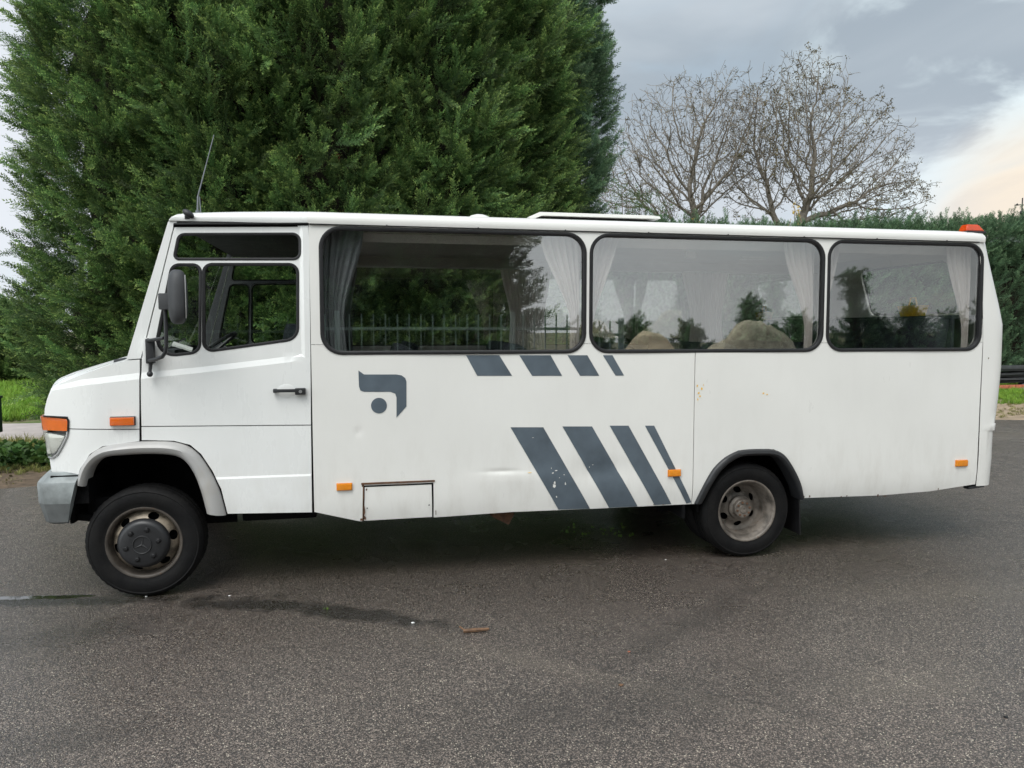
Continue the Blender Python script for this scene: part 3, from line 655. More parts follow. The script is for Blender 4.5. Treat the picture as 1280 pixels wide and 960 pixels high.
# ---- cab left side
gapx = 0.0035
seamx = [side(*p) for p in ((175.5, 449), (175, 474), (175.6, 500), (176, 533), (176.3, 551.0))]
zf = side(100, 537.5)[1]
def cabpanels(f3, fl, left):
    td = (0, 1, 0) if not fl else (0, -1, 0)
    L = S([(173.8, 449.5), (157, 450.8), (130, 458.5), (100, 468.8), (70.4, 480.5), (57.5, 487), (52, 500), (48, 513), (47.5, 521.5), (82.5, 521.5), (84, 536.3), (173.9, 536)])
    bm = bmesh.new(); sheet(bm, L, [], f3, 0.06, [creaseL, creaseU], fl, 0.016, td, 1); obj('bonnet_side', bm, [M['white_cab'], M['darktrim']], BUS, smooth=14)
    L = S([(173.9, 537.2), (84, 537.5), (83, 543), (76, 556), (68, 569.5), (60, 575), (54.8, 574.5), (59, 598), (61, 603), (93.3, 604)])+[archF_out[i] for i in range(1, 5)]+S([(173.9, 551.6)])
    bm = bmesh.new(); sheet(bm, L, [], f3, 0.06, [], fl, 0.016, td, 1); obj('front_fender', bm, [M['white_cab'], M['darktrim']], BUS, smooth=14)
    L = S([(157.3, 449.3), (175, 448.2), (216.2, 281.8), (219, 280.6), (222, 268.3), (214.5, 270.8), (209, 277.5)])
    bm = bmesh.new(); sheet(bm, L, [], f3, 0.06, [], fl, 0.03, td, 1); obj('windscreen_pillar', bm, [M['white_cab'], M['darktrim']], BUS, smooth=14)
cabpanels(L3, False, True); cabpanels(R3, True, False)
topwin = fillet(S([(222, 291.5), (375.5, 291), (375.5, 324.5), (215.5, 324.5)]), [0.05, 0.05, 0.05, 0.03])
qwin = fillet(S([(213.5, 329.5), (251.3, 329.5), (250.3, 441.0), (190, 448)]), [0.06, 0.05, 0.07, 0.12])
dwin = fillet(S([(252.8, 329), (373, 329), (373, 424.5), (252.8, 441.0)]), [0.06, 0.06, 0.09, 0.06])
def arc_part(lo, hi): return [archF_out[i] for i in range(lo, hi)]
def door(f3, fl, lab=None):
    td = (0, 1, 0) if not fl else (0, -1, 0)
    D1o = S([(217.6, 282.3), (385.3, 281.8), (386.3, 300), (388, 440), (388.6, 530.8), (176.9, 532.6), (176.2, 500), (176.0, 474), (176.6, 449)])
    D2o = S([(388.6, 532), (390, 640.3), (284.5, 642)])+[ (p[0]+0.012, p[1]+0.004) for p in archF_out[::-1][:6]]+S([(184, 550.2), (177.2, 550.2), (176.9, 533.8)])
    lc = [side(255, 597.5), side(389, 596)]
    bm = bmesh.new(); sheet(bm, D1o, [topwin, qwin, dwin], f3, 0.045, [creaseL, creaseU, [(CXR-0.012, creaseU[-1][1]), (CXR-0.012, 2.40)], [(CXR+0.012, creaseL[-1][1]-0.02), (CXR+0.012, 2.40)], [creaseL[-1], (CXR+0.012, creaseL[-1][1]+0.02)], [creaseU[-1], (CXR-0.012, creaseU[-1][1]+0.015)]], fl, 0.03, td, 1)
    sheet(bm, D2o, [], f3, 0.05, [[(lc[0][0], lowz-0.002), (lc[1][0], lowz-0.002)], [(lc[0][0], lowz+0.012), (lc[1][0], lowz+0.012)]], fl, 0.03, td, 1)
    d = obj('cab_door', bm, [M['white_cab'], M['darktrim']], BUS, smooth=14)
    for w, gw in ((topwin, 0.013), (qwin, 0.015), (dwin, 0.015)):
        obj('window_seal', gasket(w, gw, f3, 0.004, inw=0.02), M['rubber'], d, smooth=50); pane(offs(w, -0.010), f3, M['cabglass'], 'window_pane', d, 0.014)
    return d
dl = door(L3, False); dr = door(R3, True)
# handle with its recess dish
hc = side(358, 489); bm = bmesh.new()
bmesh.ops.create_uvsphere(bm, u_segments=24, v_segments=10, radius=1.0); bmesh.ops.transform(bm, matrix=Matrix.Translation((hc[0], ys(*hc)+0.001, hc[1])) @ Matrix.Diagonal((0.062, 0.004, 0.05, 1)), verts=bm.verts)
obj('handle_dish', bm, M['white_cab'], dl)
h0 = side(342, 488.2); h1 = side(382, 488.8); bm = bmesh.new(); yy = ys(*hc)
box(bm, ((h0[0]+h1[0])/2, yy-0.034, h0[1]), (h1[0]-h0[0], 0.016, 0.022), bev=0.006)
box(bm, (h1[0]-0.032, yy-0.020, h1[1]), (0.068, 0.038, 0.044), bev=0.007); box(bm, (h0[0]+0.012, yy-0.018, h0[1]), (0.024, 0.034, 0.026), bev=0.005)
obj('door_handle', bm, M['plastic'], dl)
bm = bmesh.new(); tube(bm, [(h1[0]-0.03, yy-0.040, h1[1]), (h1[0]-0.03, yy-0.043, h1[1])], 0.011, 16); obj('key_lock', bm, M['chrome'], dl)

# cab backing (black) behind door gaps, drip rail
bm = bmesh.new()
prism(bm, S([(216, 279.5), (386, 279.3), (386, 283), (216, 283.5)]), 0.012, 0.05); prism(bm, S([(170, 449), (181, 449), (181, 556), (170, 556)]), 0.040, 0.05); prism(bm, S([(82, 534), (172, 534), (172, 540), (82, 540)]), 0.045, 0.055)
prism(bm, S([(172, 529), (389, 528), (389, 536), (172, 537)]), 0.040, 0.05)
for i in range(5, 11):
    a, b = archF_out[i], archF_out[i+1]; prism(bm, [a, b, (b[0]+0.05, b[1]+0.02), (a[0]+0.03, a[1]+0.04)], 0.040, 0.05)
obj('door_shut_seal', bm, M['dark'], BUS)
bm = bmesh.new(); a0 = side(217, 280.2); a1 = side(386, 279.6)
box(bm, ((a0[0]+a1[0])/2, 0.008, (a0[1]+a1[1])/2+0.002), (a1[0]-a0[0], 0.03, 0.010), Euler((0, -(a1[1]-a0[1])/(a1[0]-a0[0]), 0)), 0.003); obj('drip_rail', bm, M['rubber'], BUS)

# ---- roofs
def loft(name, stations, mat, close=False, smooth=40, th=None):
    bm = bmesh.new(); rows = [[bm.verts.new(p) for p in st] for st in stations]
    for a, b in zip(rows, rows[1:]):
        for i in range(len(a)-1): bm.faces.new((a[i], a[i+1], b[i+1], b[i]))
    bmesh.ops.recalc_face_normals(bm, faces=bm.faces)
    return obj(name, bm, mat, BUS, smooth=smooth)
rs = [(0.022, 2.452), (-0.006, 2.453), (-0.010, 2.470), (-0.009, 2.498), (0.004, 2.516), (0.014, 2.520), (0.03, 2.531), (0.12, 2.548), (0.4, 2.578), (0.75, 2.592), (1.07, 2.598)]
rs = rs+[(W-y, z) for y, z in rs[::-1][1:]]
def roof_st(x, dz=0, squash=1.0, inset=0.0): return [(x, inset+y*(W-2*inset)/W, 2.452+(z-2.452)*squash+dz) for y, z in rs]
loft('roof', [roof_st(x) for x in (1.085, 1.10, 2.4, 3.7, 5.0, 6.1, 6.20)]+[roof_st(6.252, -0.002, 0.98, 0.002), roof_st(6.30, -0.006, 0.93, 0.006)], M['white'])
bm = bmesh.new()
for x in np.arange(1.6, 6.2, 0.62): box(bm, (x, 0.0, 2.4545), (0.008, 0.028, 0.004))
box(bm, (3.67, 0.006, 2.4485), (5.14, 0.030, 0.006)); obj('gutter_seal', bm, M['rubber'], BUS)
cr = [(0.232, 2.440, 0.2), (0.245, 2.442, 0.40), (0.275, 2.443, 0.56), (0.35, 2.443, 0.68), (0.6, 2.446, 0.80), (0.9, 2.447, 0.90), (1.088, 2.448, 0.94)]
loft('cab_roof', [roof_st(x, dz-2.452+0.004, sq*1.08, 0.012) for x, dz, sq in cr], M['white_cab'])
bm = bmesh.new(); box(bm, (3.33, 1.15, 2.625), (1.02, 0.72, 0.07), bev=0.012); hh = obj('roof_hatch', bm, M['dark'], BUS)
bm = bmesh.new(); prism(bm, [(2.74, 2.655), (2.84, 2.700), (3.80, 2.700), (3.86, 2.694), (3.87, 2.676), (3.84, 2.672), (2.86, 2.672), (2.775, 2.640)], 0.76, 1.54); bmesh.ops.bevel(bm, geom=[e for e in bm.edges if e.calc_length() > 0.5 and abs((e.verts[0].co-e.verts[1].co).y) < 0.01], offset=0.006, segments=2, affect='EDGES'); obj('hatch_lid', bm, M['white'], hh)
bm = bmesh.new(); bmesh.ops.create_uvsphere(bm, u_segments=20, v_segments=10, radius=1.0); bmesh.ops.transform(bm, matrix=Matrix.Translation((2.38, 1.0, 2.63)) @ Matrix.Diagonal((0.12, 0.12, 0.072, 1)), verts=bm.verts); obj('roof_vent', bm, M['white'], BUS)
# rear corner roof lamp
bm = bmesh.new(); c0 = (6.222, 0.07)
def frust(bm, x0, x1, tx0, tx1, y0, y1, z0, z1, ty=0.012):
    a = [bm.verts.new(p) for p in ((x0, y0, z0), (x1, y0, z0), (x1, y1, z0), (x0, y1, z0))]; b = [bm.verts.new(p) for p in ((tx0, y0+ty, z1), (tx1, y0+ty, z1), (tx1, y1-ty, z1), (tx0, y1-ty, z1))]
    bm.faces.new(a[::-1]); bm.faces.new(b)
    for i in range(4): bm.faces.new((a[i], a[(i+1) % 4], b[(i+1) % 4], b[i]))
    bmesh.ops.recalc_face_normals(bm, faces=bm.faces)
frust(bm, 6.150, 6.325, 6.168, 6.275, 0.03, 0.12, 2.540, 2.594); bmesh.ops.bevel(bm, geom=list(bm.edges), offset=0.006, segments=2, affect='EDGES'); rl = obj('roof_marker_lamp', bm, M['redor'], BUS)
bm = bmesh.new(); box(bm, (6.24, 0.075, 2.532), (0.18, 0.10, 0.016), bev=0.004); obj('lamp_base', bm, M['plastic'], rl)
o = copy_tree(rl, BUS); o.location = rl.location+Vector((0, W-0.15, 0))
# cab roof lamp and aerial
bm = bmesh.new(); bmesh.ops.create_uvsphere(bm, u_segments=16, v_segments=10, radius=1.0)
bmesh.ops.transform(bm, matrix=Matrix.Translation((0.352, -0.012, 2.492)) @ Euler((0, R(35), 0)).to_matrix().to_4x4() @ Matrix.Diagonal((0.040, 0.03, 0.022, 1)), verts=bm.verts); box(bm, (0.342, 0.012, 2.475), (0.03, 0.03, 0.03), bev=0.004); obj('cab_marker_lamp', bm, M['plastic'], BUS)
bm = bmesh.new(); tube(bm, [(0.385, 0.10, 2.51), (0.39, 0.10, 2.62), (0.42, 0.10, 2.73), (0.50, 0.10, 3.02)], [0.007, 0.006, 0.0042, 0.0032], 6); tube(bm, [(0.385, 0.10, 2.49), (0.386, 0.10, 2.53)], 0.013, 10); tube(bm, [(0.405, 0.10, 2.51), (0.40, 0.10, 2.62)], 0.004, 6); obj('aerial', bm, M['tarp'], BUS)

# ---- rear end
sx_t = [(0.48, 6.330), (1.6, 6.324), (1.95, 6.306), (2.473, 6.249)]
xr_t = [(0.48, 6.540), (0.93, 6.540), (0.935, 6.560), (0.985, 6.566), (0.99, 6.556), (1.2, 6.578), (1.45, 6.592), (1.80, 6.586), (1.95, 6.545), (2.35, 6.42), (2.47, 6.385), (2.52, 6.352)]
zz = [0.48, 0.7, 0.93, 0.935, 0.985, 0.99, 1.1, 1.2, 1.45, 1.6, 1.7, 1.8, 1.88, 1.95, 2.1, 2.25, 2.35, 2.45, 2.50, 2.52]
def corner(z, right=False):
    xs_, xr = interp(sx_t, z), interp(xr_t, z); r = 0.15 if z < 2.46 else 0.12
    p = [(xs_, ys(6.3, z)), (xr-r, ys(6.3, z))]+[(xr-r+r*math.sin(a), ys(6.3, z)+r-r*math.cos(a)) for a in [k*math.pi/16 for k in range(1, 9)]]
    return [(x, (W-y) if right else y, z) for x, y in p]
for rt in (False, True): loft('rear_corner', [corner(z, rt) for z in zz], M['white'])
bm = bmesh.new()
rwin = fillet([(0.50, 1.90), (1.66, 1.90), (1.66, 2.36), (0.50, 2.36)], 0.07)
sheet(bm, [(0.16, 0.48), (W-0.16, 0.48), (W-0.16, 2.52), (0.16, 2.52)], [rwin], lambda y, z: (interp(xr_t, z), y, z), 0.12, flip=False, thick=0.02, tdir=(-1, 0, 0)); bmesh.ops.recalc_face_normals(bm, faces=bm.faces); obj('rear_panel', bm, M['white'], BUS)
bm = bmesh.new(); g = [bm.verts.new((interp(xr_t, z)-0.015, y, z)) for y, z in rwin]; bm.faces.new(g); rw = obj('rear_window', bm, M['cabglass'], BUS, smooth=0)
bm = bmesh.new(); rr_ = offs(rwin, 0.012); ri = offs(rwin, -0.02); A = [bm.verts.new((interp(xr_t, z)+0.006, y, z)) for y, z in rr_]; B = [bm.verts.new((interp(xr_t, z)+0.004, y, z)) for y, z in ri]
for i in range(len(A)): bm.faces.new((A[i], A[(i+1) % len(A)], B[(i+1) % len(A)], B[i]))
obj('window_seal', bm, M['rubber'], rw, smooth=0)
bm = bmesh.new(); box(bm, (6.30, W/2, 2.50), (0.16, W-0.14, 0.02)); box(bm, (6.40, W/2, 0.478), (0.14, W-0.3, 0.03), bev=0.006); box(bm, (6.345, 0.05, 0.470), (0.15, 0.06, 0.022), Euler((0, R(-6), 0)), 0.008); obj('rear_bumper', bm, M['plastic'], BUS)
for s in (0, 1):
    for z_, mt in ((0.86, 'redor'), (1.02, 'orange')):
        bm = bmesh.new(); box(bm, (interp(xr_t, z_)+0.012, 0.28 if not s else W-0.28, z_), (0.03, 0.12, 0.12), bev=0.01); obj('tail_lamp', bm, M[mt], BUS)

# ---- nose: bonnet, grille, lamps, windscreen, bumper
def nose_x(y, base): t = (y-W/2)/(W/2); return base-0.20*math.sqrt(max(0, 1-min(1, abs(t))**3.2))*1.0
st = []
hp = S([(157, 450.8), (130, 458.5), (100, 468.8), (70.4, 480.5), (57.5, 487)])
hp = [(0.06, 1.575)]+hp+[(hp[-1][0]-0.02, hp[-1][1]-0.05)]
for x, z in hp:
    row = []; nx = 24
    for i in range(nx+1):
        t = i/nx*2-1; yv = W/2+t*(W/2-ys(x, z)-0.004); q = 1-abs(t)**4; fr = max(0, min(1, (-0.05-x)/0.45))
        row.append((x-0.13*fr*fr*(1-abs(t)**2.0)-0.0*q, yv, z+0.055*q))
    st.append(row)
loft('bonnet', st, M['white_cab'])
st = []
for z in (1.36, 1.30, 1.22, 1.12, 1.0, 0.9, 0.80):
    x0 = interp([(0.80, -0.515), (0.94, -0.545), (1.2, -0.578), (1.30, -0.560), (1.37, -0.53)], z); row = []
    for i in range(25):
        t = i/12-1; yv = W/2+t*(W/2-ys(x0, z)-0.006); row.append((x0-0.13*(1-abs(t)**2.0)+0.004, yv, z))
    st.append(row)
loft('nose_panel', st, M['white_cab'])
nxp = lambda t, z: interp([(0.80, -0.515), (0.94, -0.545), (1.2, -0.578), (1.30, -0.560), (1.37, -0.53)], z)-0.13*(1-abs(t)**2.0)
bm = bmesh.new()
for i in range(12):
    t0, t1 = -0.62+i*1.24/12, -0.62+(i+1)*1.24/12
    v = [bm.verts.new((nxp(t, z)-0.006, W/2+t*(W/2-0.09), z)) for t, z in ((t0, 0.93), (t1, 0.93), (t1, 1.24), (t0, 1.24))]; bm.faces.new(v)
gr = obj('grille', bm, M['plastic'], BUS, smooth=0)
for k in range(5):
    bm = bmesh.new(); z = 0.96+k*0.062; pts = [(nxp(t, z)-0.014, W/2+t*(W/2-0.09), z) for t in [-0.62+i*1.24/12 for i in range(13)]]; tube(bm, pts, 0.012, 6); obj('slat', bm, M['plastic'], gr)
# head lamps, wrapping round the corner
def lamp_side(right):
    fm = (lambda p: (p[0], W-p[1], p[2])) if right else (lambda p: p)
    A = S([(47.5, 523), (81, 523.2), (82.8, 527), (82.3, 539.3), (47.8, 540)]); Bp = S([(48.5, 541), (81.8, 540.2), (80.5, 546), (75, 556), (67, 568.3), (60, 573.4), (55, 573)])
    def wrap(poly, off, sweep=0.30, zt=None):
        zs = [p[1] for p in poly]; z0, z1 = min(zs), max(zs); rows = []
        for k in range(9):
            z = z0+(z1-z0)*k/8; xr_ = []
            for i in range(len(poly)):
                a, b = poly[i-1], poly[i]
                if (a[1]-z)*(b[1]-z) <= 0 and a[1] != b[1]: xr_.append(a[0]+(b[0]-a[0])*(z-a[1])/(b[1]-a[1]))
            xmax = max(xr_) if xr_ else poly[0][0]; xf = interp([(0.94, -0.565), (1.2, -0.590), (1.3, -0.58)], z); row = []
            for s in [0, 0.25, 0.5, 0.75, 1]: x = xmax+(xf-xmax)*s; row.append((x, ys(x, z)-off*(1-0.7*s), z))
            yb = ys(xf, z)
            for s in (0.12, 0.3, 0.55, 1.0):
                yv = yb+sweep*s; t = (yv-W/2)/(W/2); row.append((min(xf, nxp(t, z))-off*0.3-0.002*s-0.002, yv, z))
            rows.append([fm(p) for p in row])
        bm = bmesh.new(); R_ = [[bm.verts.new(p) for p in r] for r in rows]
        for a, b in zip(R_, R_[1:]):
            for i in range(len(a)-1): bm.faces.new((a[i], a[i+1], b[i+1], b[i]))
        bmesh.ops.recalc_face_normals(bm, faces=bm.faces); return bm
    la = obj('headlight', wrap(Bp, 0.010), M['lampglass'], BUS, smooth=60)
    obj('reflector', wrap(offs(Bp, -0.017), -0.022, 0.22), M['reflector'], la, smooth=60)
    bm = bmesh.new(); rim = Bp+[]; 
    loop = S([(82.6, 540), (81, 546.5), (75.8, 556.5), (67.6, 569.2), (60, 574.6), (54.4, 574.2)]); pts = [fm((x, ys(x, z)-0.008, z)) for x, z in loop]; tube(bm, pts, 0.006, 6); obj('lamp_seal', bm, M['chrome'], la)
    ia = obj('front_indicator', wrap(A, 0.014), M['amber'], BUS, smooth=60)
    bm = bmesh.new(); lp = S([(47, 522.2), (81.5, 522.2), (83.6, 526), (83.2, 540)]); tube(bm, [fm((x, ys(x, z)-0.006, z)) for x, z in lp], 0.005, 6); obj('lamp_seal', bm, M['rubber'], ia)
    # dark lamp well behind the lenses
    bm = bmesh.new(); v = []
    for x, z in S([(50, 523), (80, 523), (80, 541), (66, 566), (56, 572)]): v.append(bm.verts.new(fm((x, ys(x, z)+0.05, z))))
    bm.faces.new(v); obj('lamp_well', bm, M['lampwell'], BUS, smooth=0)
lamp_side(False); lamp_side(True)
# windscreen
bm = bmesh.new(); rows = []
for k in range(7):
    s = k/6; x = -0.048+s*0.268; z = 1.585+s*0.845
    rows.append([bm.verts.new((x-0.09*(1-abs(t)**3)*(1-0.2*s), W/2+t*(W/2-0.055-0.03*s), z)) for t in [i/10-1 for i in range(21)]])
for a, b in zip(rows, rows[1:]):
    for i in range(20): bm.faces.new((a[i], a[i+1], b[i+1], b[i]))
ws = obj('windscreen', bm, M['cabglass'], BUS, smooth=60)
for yy0 in (0.5, 1.3):
    bm = bmesh.new(); tube(bm, [(-0.10, yy0, 1.60), (-0.095, yy0+0.08, 1.64), (-0.09, yy0+0.5, 1.68)], 0.007, 6); obj('wiper', bm, M['plastic'], ws)
# bumper
bprof = [(-0.02, 0.800), (-0.045, 0.786), (-0.052, 0.77), (-0.052, 0.640), (-0.030, 0.515), (0.0, 0.505)]
path = []
bx = side(96.8, 611)[0]
path.append(('s', bx)); 
bm = bmesh.new(); stn = []
for k in range(41):
    u = k/40
    # plan path of the bumper: left flank, round the corner, across the front, and back
    def plan(u):
        Lf = bx+0.50; cr_ = 0.12; arc = cr_*math.pi/2; fw = W+0.06-2*cr_; tot = 2*Lf+2*arc+fw; s = u*tot
        x0 = -0.50-0.0; 
        if s <= Lf: return (bx-s, -0.03, 0, -1)
        s -= Lf
        if s <= arc: a = s/cr_; return (x0-cr_*math.sin(a), -0.03+cr_-cr_*math.cos(a), -math.sin(a), -math.cos(a))
        s -= arc
        if s <= fw: t = s/fw*2-1; return (x0-cr_-0.12*(1-t*t), -0.03+cr_+s, -1, 0)
        s -= fw
        if s <= arc: a = math.pi/2-s/cr_; return (x0-cr_*math.sin(a), W+0.03-cr_+cr_*math.cos(a), -math.sin(a), math.cos(a))
        s -= arc; return (x0+s, W+0.03, 0, 1)
    x, y, nx_, ny_ = plan(u)
    sl_ = 0.25 if k in (0, 40) else 0.0
    stn.append([(x+nx_*(-d)-sl_*(0.79-z), y+ny_*(-d), z) for d, z in [(0.075, 0.848), (0.060, 0.843), (0.016, 0.806), (0.0, 0.790), (-0.004, 0.775), (0.0, 0.665), (0.003, 0.655), (0.035, 0.53), (0.06, 0.515)]])
rows = [[bm.verts.new(p) for p in s] for s in stn]
for a, b in zip(rows, rows[1:]):
    for i in range(len(a)-1):
        f = bm.faces.new((a[i], a[i+1], b[i+1], b[i])); f.material_index = 1 if i >= 6 else 0
bm.faces.new(rows[0]); bm.faces.new(rows[-1][::-1])
bmesh.ops.recalc_face_normals(bm, faces=bm.faces); bo = obj('front_bumper', bm, [M['bumper'], M['bumperlow']], BUS, smooth=28)
bm = bmesh.new(); box(bm, (-0.44, 0.03, 0.815), (0.16, 0.05, 0.03)); box(bm, (-0.36, 0.28, 0.72), (0.10, 0.5, 0.16)); obj('bumper_bracket', bm, M['dark'], bo)
bm = bmesh.new(); box(bm, (-0.745, W/2, 0.70), (0.012, 0.52, 0.11), bev=0.003); obj('number_plate', bm, M['yellow'], bo)

# ---- mirror
mr = empty('side_mirror', (0, 0, 0), parent=BUS); mr.location = -BUS.location
bm = bmesh.new(); x0, z0 = side(184, 437, -0.03)
box(bm, (x0-0.012, 0.0, z0), (0.030, 0.07, 0.15), bev=0.006); obj('hinge_plate', bm, M['white_cab'], mr)
bm = bmesh.new(); box(bm, (x0+0.02, -0.035, z0-0.01), (0.05, 0.05, 0.16), bev=0.012)
tube(bm, [(x0+0.02, -0.04, z0-0.09), (x0+0.015, -0.045, z0-0.15)], [0.012, 0.010], 10); bmesh.ops.create_uvsphere(bm, u_segments=12, v_segments=8, radius=0.019, matrix=Matrix.Translation((x0+0.015, -0.045, z0-0.155))); obj('hinge_block', bm, M['plastic'], mr)
def mp_(px, py, Y): x, z = side(px, py, Y); return (x, Y, z)
bm = bmesh.new(); arm = [mp_(184, 426, -0.05), mp_(196, 424, -0.14), mp_(205, 422.5, -0.2)]; tube(bm, arm, 0.011, 10)
arm = [mp_(206.5, 380, -0.21), mp_(207.5, 410, -0.21), mp_(207.8, 432, -0.21), mp_(207, 440, -0.205), mp_(203, 446, -0.18), mp_(195, 449, -0.12), mp_(186, 451, -0.05)]; tube(bm, arm, 0.012, 10); obj('mirror_arm', bm, M['plastic'], mr)
# housing: rounded shell
def shell(bm, cx, cy, cz, sx, sy, sz, rot, e=3.2, nu=28, nv=18):
    vs_ = []
    m = Matrix.Translation((cx, cy, cz)) @ rot.to_matrix().to_4x4()
    def sp(c, p): return math.copysign(abs(c)**p, c)
    rows = []
    for j in range(nv+1):
        b = -math.pi/2+math.pi*j/nv; row = []
        for i in range(nu):
            a = 2*math.pi*i/nu; row.append(bm.verts.new(m @ Vector((sx*sp(math.cos(b), 2/e)*sp(math.cos(a), 2/2.4), sy*sp(math.cos(b), 2/e)*sp(math.sin(a), 2/2.4), sz*sp(math.sin(b), 2/e)))))
        rows.append(row)
    for a, b in zip(rows, rows[1:]):
        for i in range(nu): bm.faces.new((a[i], a[(i+1) % nu], b[(i+1) % nu], b[i]))
    bmesh.ops.remove_doubles(bm, verts=bm.verts, dist=1e-5); bmesh.ops.recalc_face_normals(bm, faces=bm.faces)
hx, hz = side(222.5, 371.5, -0.24)
bm = bmesh.new(); shell(bm, hx, -0.25, hz, 0.056, 0.098, 0.166, Euler((0, 0, R(16)))); mh = obj('mirror_housing', bm, M['mirrorp'], mr, smooth=60)
bm = bmesh.new(); gx, gz = side(206.5, 377, -0.22); box(bm, (gx+0.004, -0.22, gz), (0.075, 0.07, 0.10), bev=0.012); obj('mirror_clamp', bm, M['mirrorp'], mr)
bm = bmesh.new(); box(bm, (hx+0.042, -0.255, hz), (0.006, 0.15, 0.26), Euler((0, 0, R(16))), 0.002); obj('mirror_glass', bm, M['chrome'], mr)

# ---- floor, ceiling, chassis
bm = bmesh.new(); box(bm, (3.50, W/2, 0.89), (5.9, W-0.14, 0.04)); obj('floor', bm, M['darktrim'], BUS)
bm = bmesh.new(); box(bm, (3.66, W/2, 2.445), (5.1, W-0.14, 0.012)); box(bm, (3.66, 0.2, 2.40), (5.1, 0.02, 0.08), Euler((R(50), 0, 0))); box(bm, (3.66, W-0.2, 2.38), (5.1, 0.02, 0.14), Euler((R(-50), 0, 0))); obj('ceiling', bm, M['ceiling'], BUS)
bm = bmesh.new(); box(bm, (0.68, W/2, 2.425), (0.80, W-0.12, 0.012)); obj('cab_ceiling', bm, M['darktrim'], BUS)
bm = bmesh.new(); box(bm, (1.10, 0.28, 1.25), (0.03, 0.42, 0.80)); box(bm, (1.10, W-0.3, 1.6), (0.03, 0.42, 1.6)); obj('bulkhead', bm, M['darktrim'], BUS)
bm = bmesh.new(); box(bm, (0.05, W/2, 1.42), (0.42, W-0.14, 0.30), bev=0.05); box(bm, (0.02, 0.62, 1.585), (0.26, 0.42, 0.07), bev=0.03); dash = obj('dashboard', bm, M['darktrim'], BUS)
bm = bmesh.new(); box(bm, (0.12, 0.75, 1.63), (0.14, 0.18, 0.012), Euler((0.1, 0.35, 0.2))); obj('paper', bm, M['paper'], dash)
bm = bmesh.new(); n = 28; cxs = Vector((0.34, 0.55, 1.60)); rt = Euler((0, R(-35), 0)).to_matrix()
ring = [cxs+rt @ Vector((0.0+0.225*math.cos(a*2*math.pi/n), 0.225*math.sin(a*2*math.pi/n), 0)) for a in range(n+1)]; tube(bm, ring, 0.014, 8, False)
for a in (0.3, 2.2, 3.9): tube(bm, [cxs+rt @ Vector((0, 0, -0.03)), cxs+rt @ Vector((0.22*math.cos(a), 0.22*math.sin(a), 0))], 0.010, 6)
tube(bm, [cxs+rt @ Vector((0, 0, -0.03)), cxs+rt @ Vector((0, 0, -0.3))], 0.03, 8); obj('steering_wheel', bm, M['plastic'], BUS)
def seat(x, y, w, zt, rec=0.14):
    s = empty('seat', (x, y, 0.88), parent=BUS); s.location = Vector((x, y, 0.88))-BUS.location
    bm = bmesh.new(); box(bm, (0, 0, 0.40), (0.44, w, 0.14), bev=0.04); obj('seat_cushion', bm, M['seat'], s, world=False)
    bm = bmesh.new(); h = zt-0.88-0.40; box(bm, (0.24+rec/2, 0, 0.40+h/2), (0.12, w-0.02, h), Euler((0, math.atan(rec/h), 0)), 0.045); obj('seat_back', bm, M['seat'], s, world=False)
    for sg in (-1, 1):
        bm = bmesh.new(); box(bm, (0, sg*w*0.35, 0.16), (0.3, 0.03, 0.33)); obj('leg', bm, M['plastic'], s, world=False)
    return s
s0 = seat(1.35, 0.57, 0.86, 1.655); pitch = 0.83
for k in range(1, 5):
    o = copy_tree(s0, BUS); o.location = s0.location+Vector((pitch*k, 0, 0))
for k in range(5):
    o = copy_tree(s0, BUS); o.location = s0.location+Vector((pitch*k+0.12, 1.01, 0))
seat(0.62, 0.52, 0.5, 1.80, 0.1)
for yy in (0.37, 0.84, 1.31, 1.78): seat(5.78, yy, 0.45, 1.86, 0.08)
bm = bmesh.new(); box(bm, (6.36, W/2, 1.86), (0.36, W-0.3, 0.03), bev=0.008); box(bm, (6.17, W/2, 1.4), (0.03, W-0.3, 0.95)); obj('parcel_shelf', bm, M['seat'], BUS)
bm = bmesh.new(); lx, lz = side(863, 307, 1.0); box(bm, (lx, 1.0, 2.41), (0.08, 0.06, 0.06), bev=0.008); box(bm, (side(905, 307, 1.2)[0]+0.35, 1.3, 2.425), (0.22, 0.12, 0.03), bev=0.01); obj('ceiling_light', bm, M['paper'], BUS)
yb = empty('yellow_bag', (6.36, 0.84, 1.876), 'small yellow open bag standing on the rear shelf behind the last window', 'bag')
bm = bmesh.new()
frust(bm, -0.03, 0.03, -0.05, 0.05, -0.12, 0.12, 0.0, 0.10, -0.02); obj('bag_body', bm, M['yellow'], yb, world=False)
bm = bmesh.new(); tube(bm, [(0, -0.05, 0.10), (0, -0.03, 0.17), (0, 0.03, 0.17), (0, 0.05, 0.10)], 0.008, 6); obj('bag_handle', bm, M['yellow'], yb, world=False)
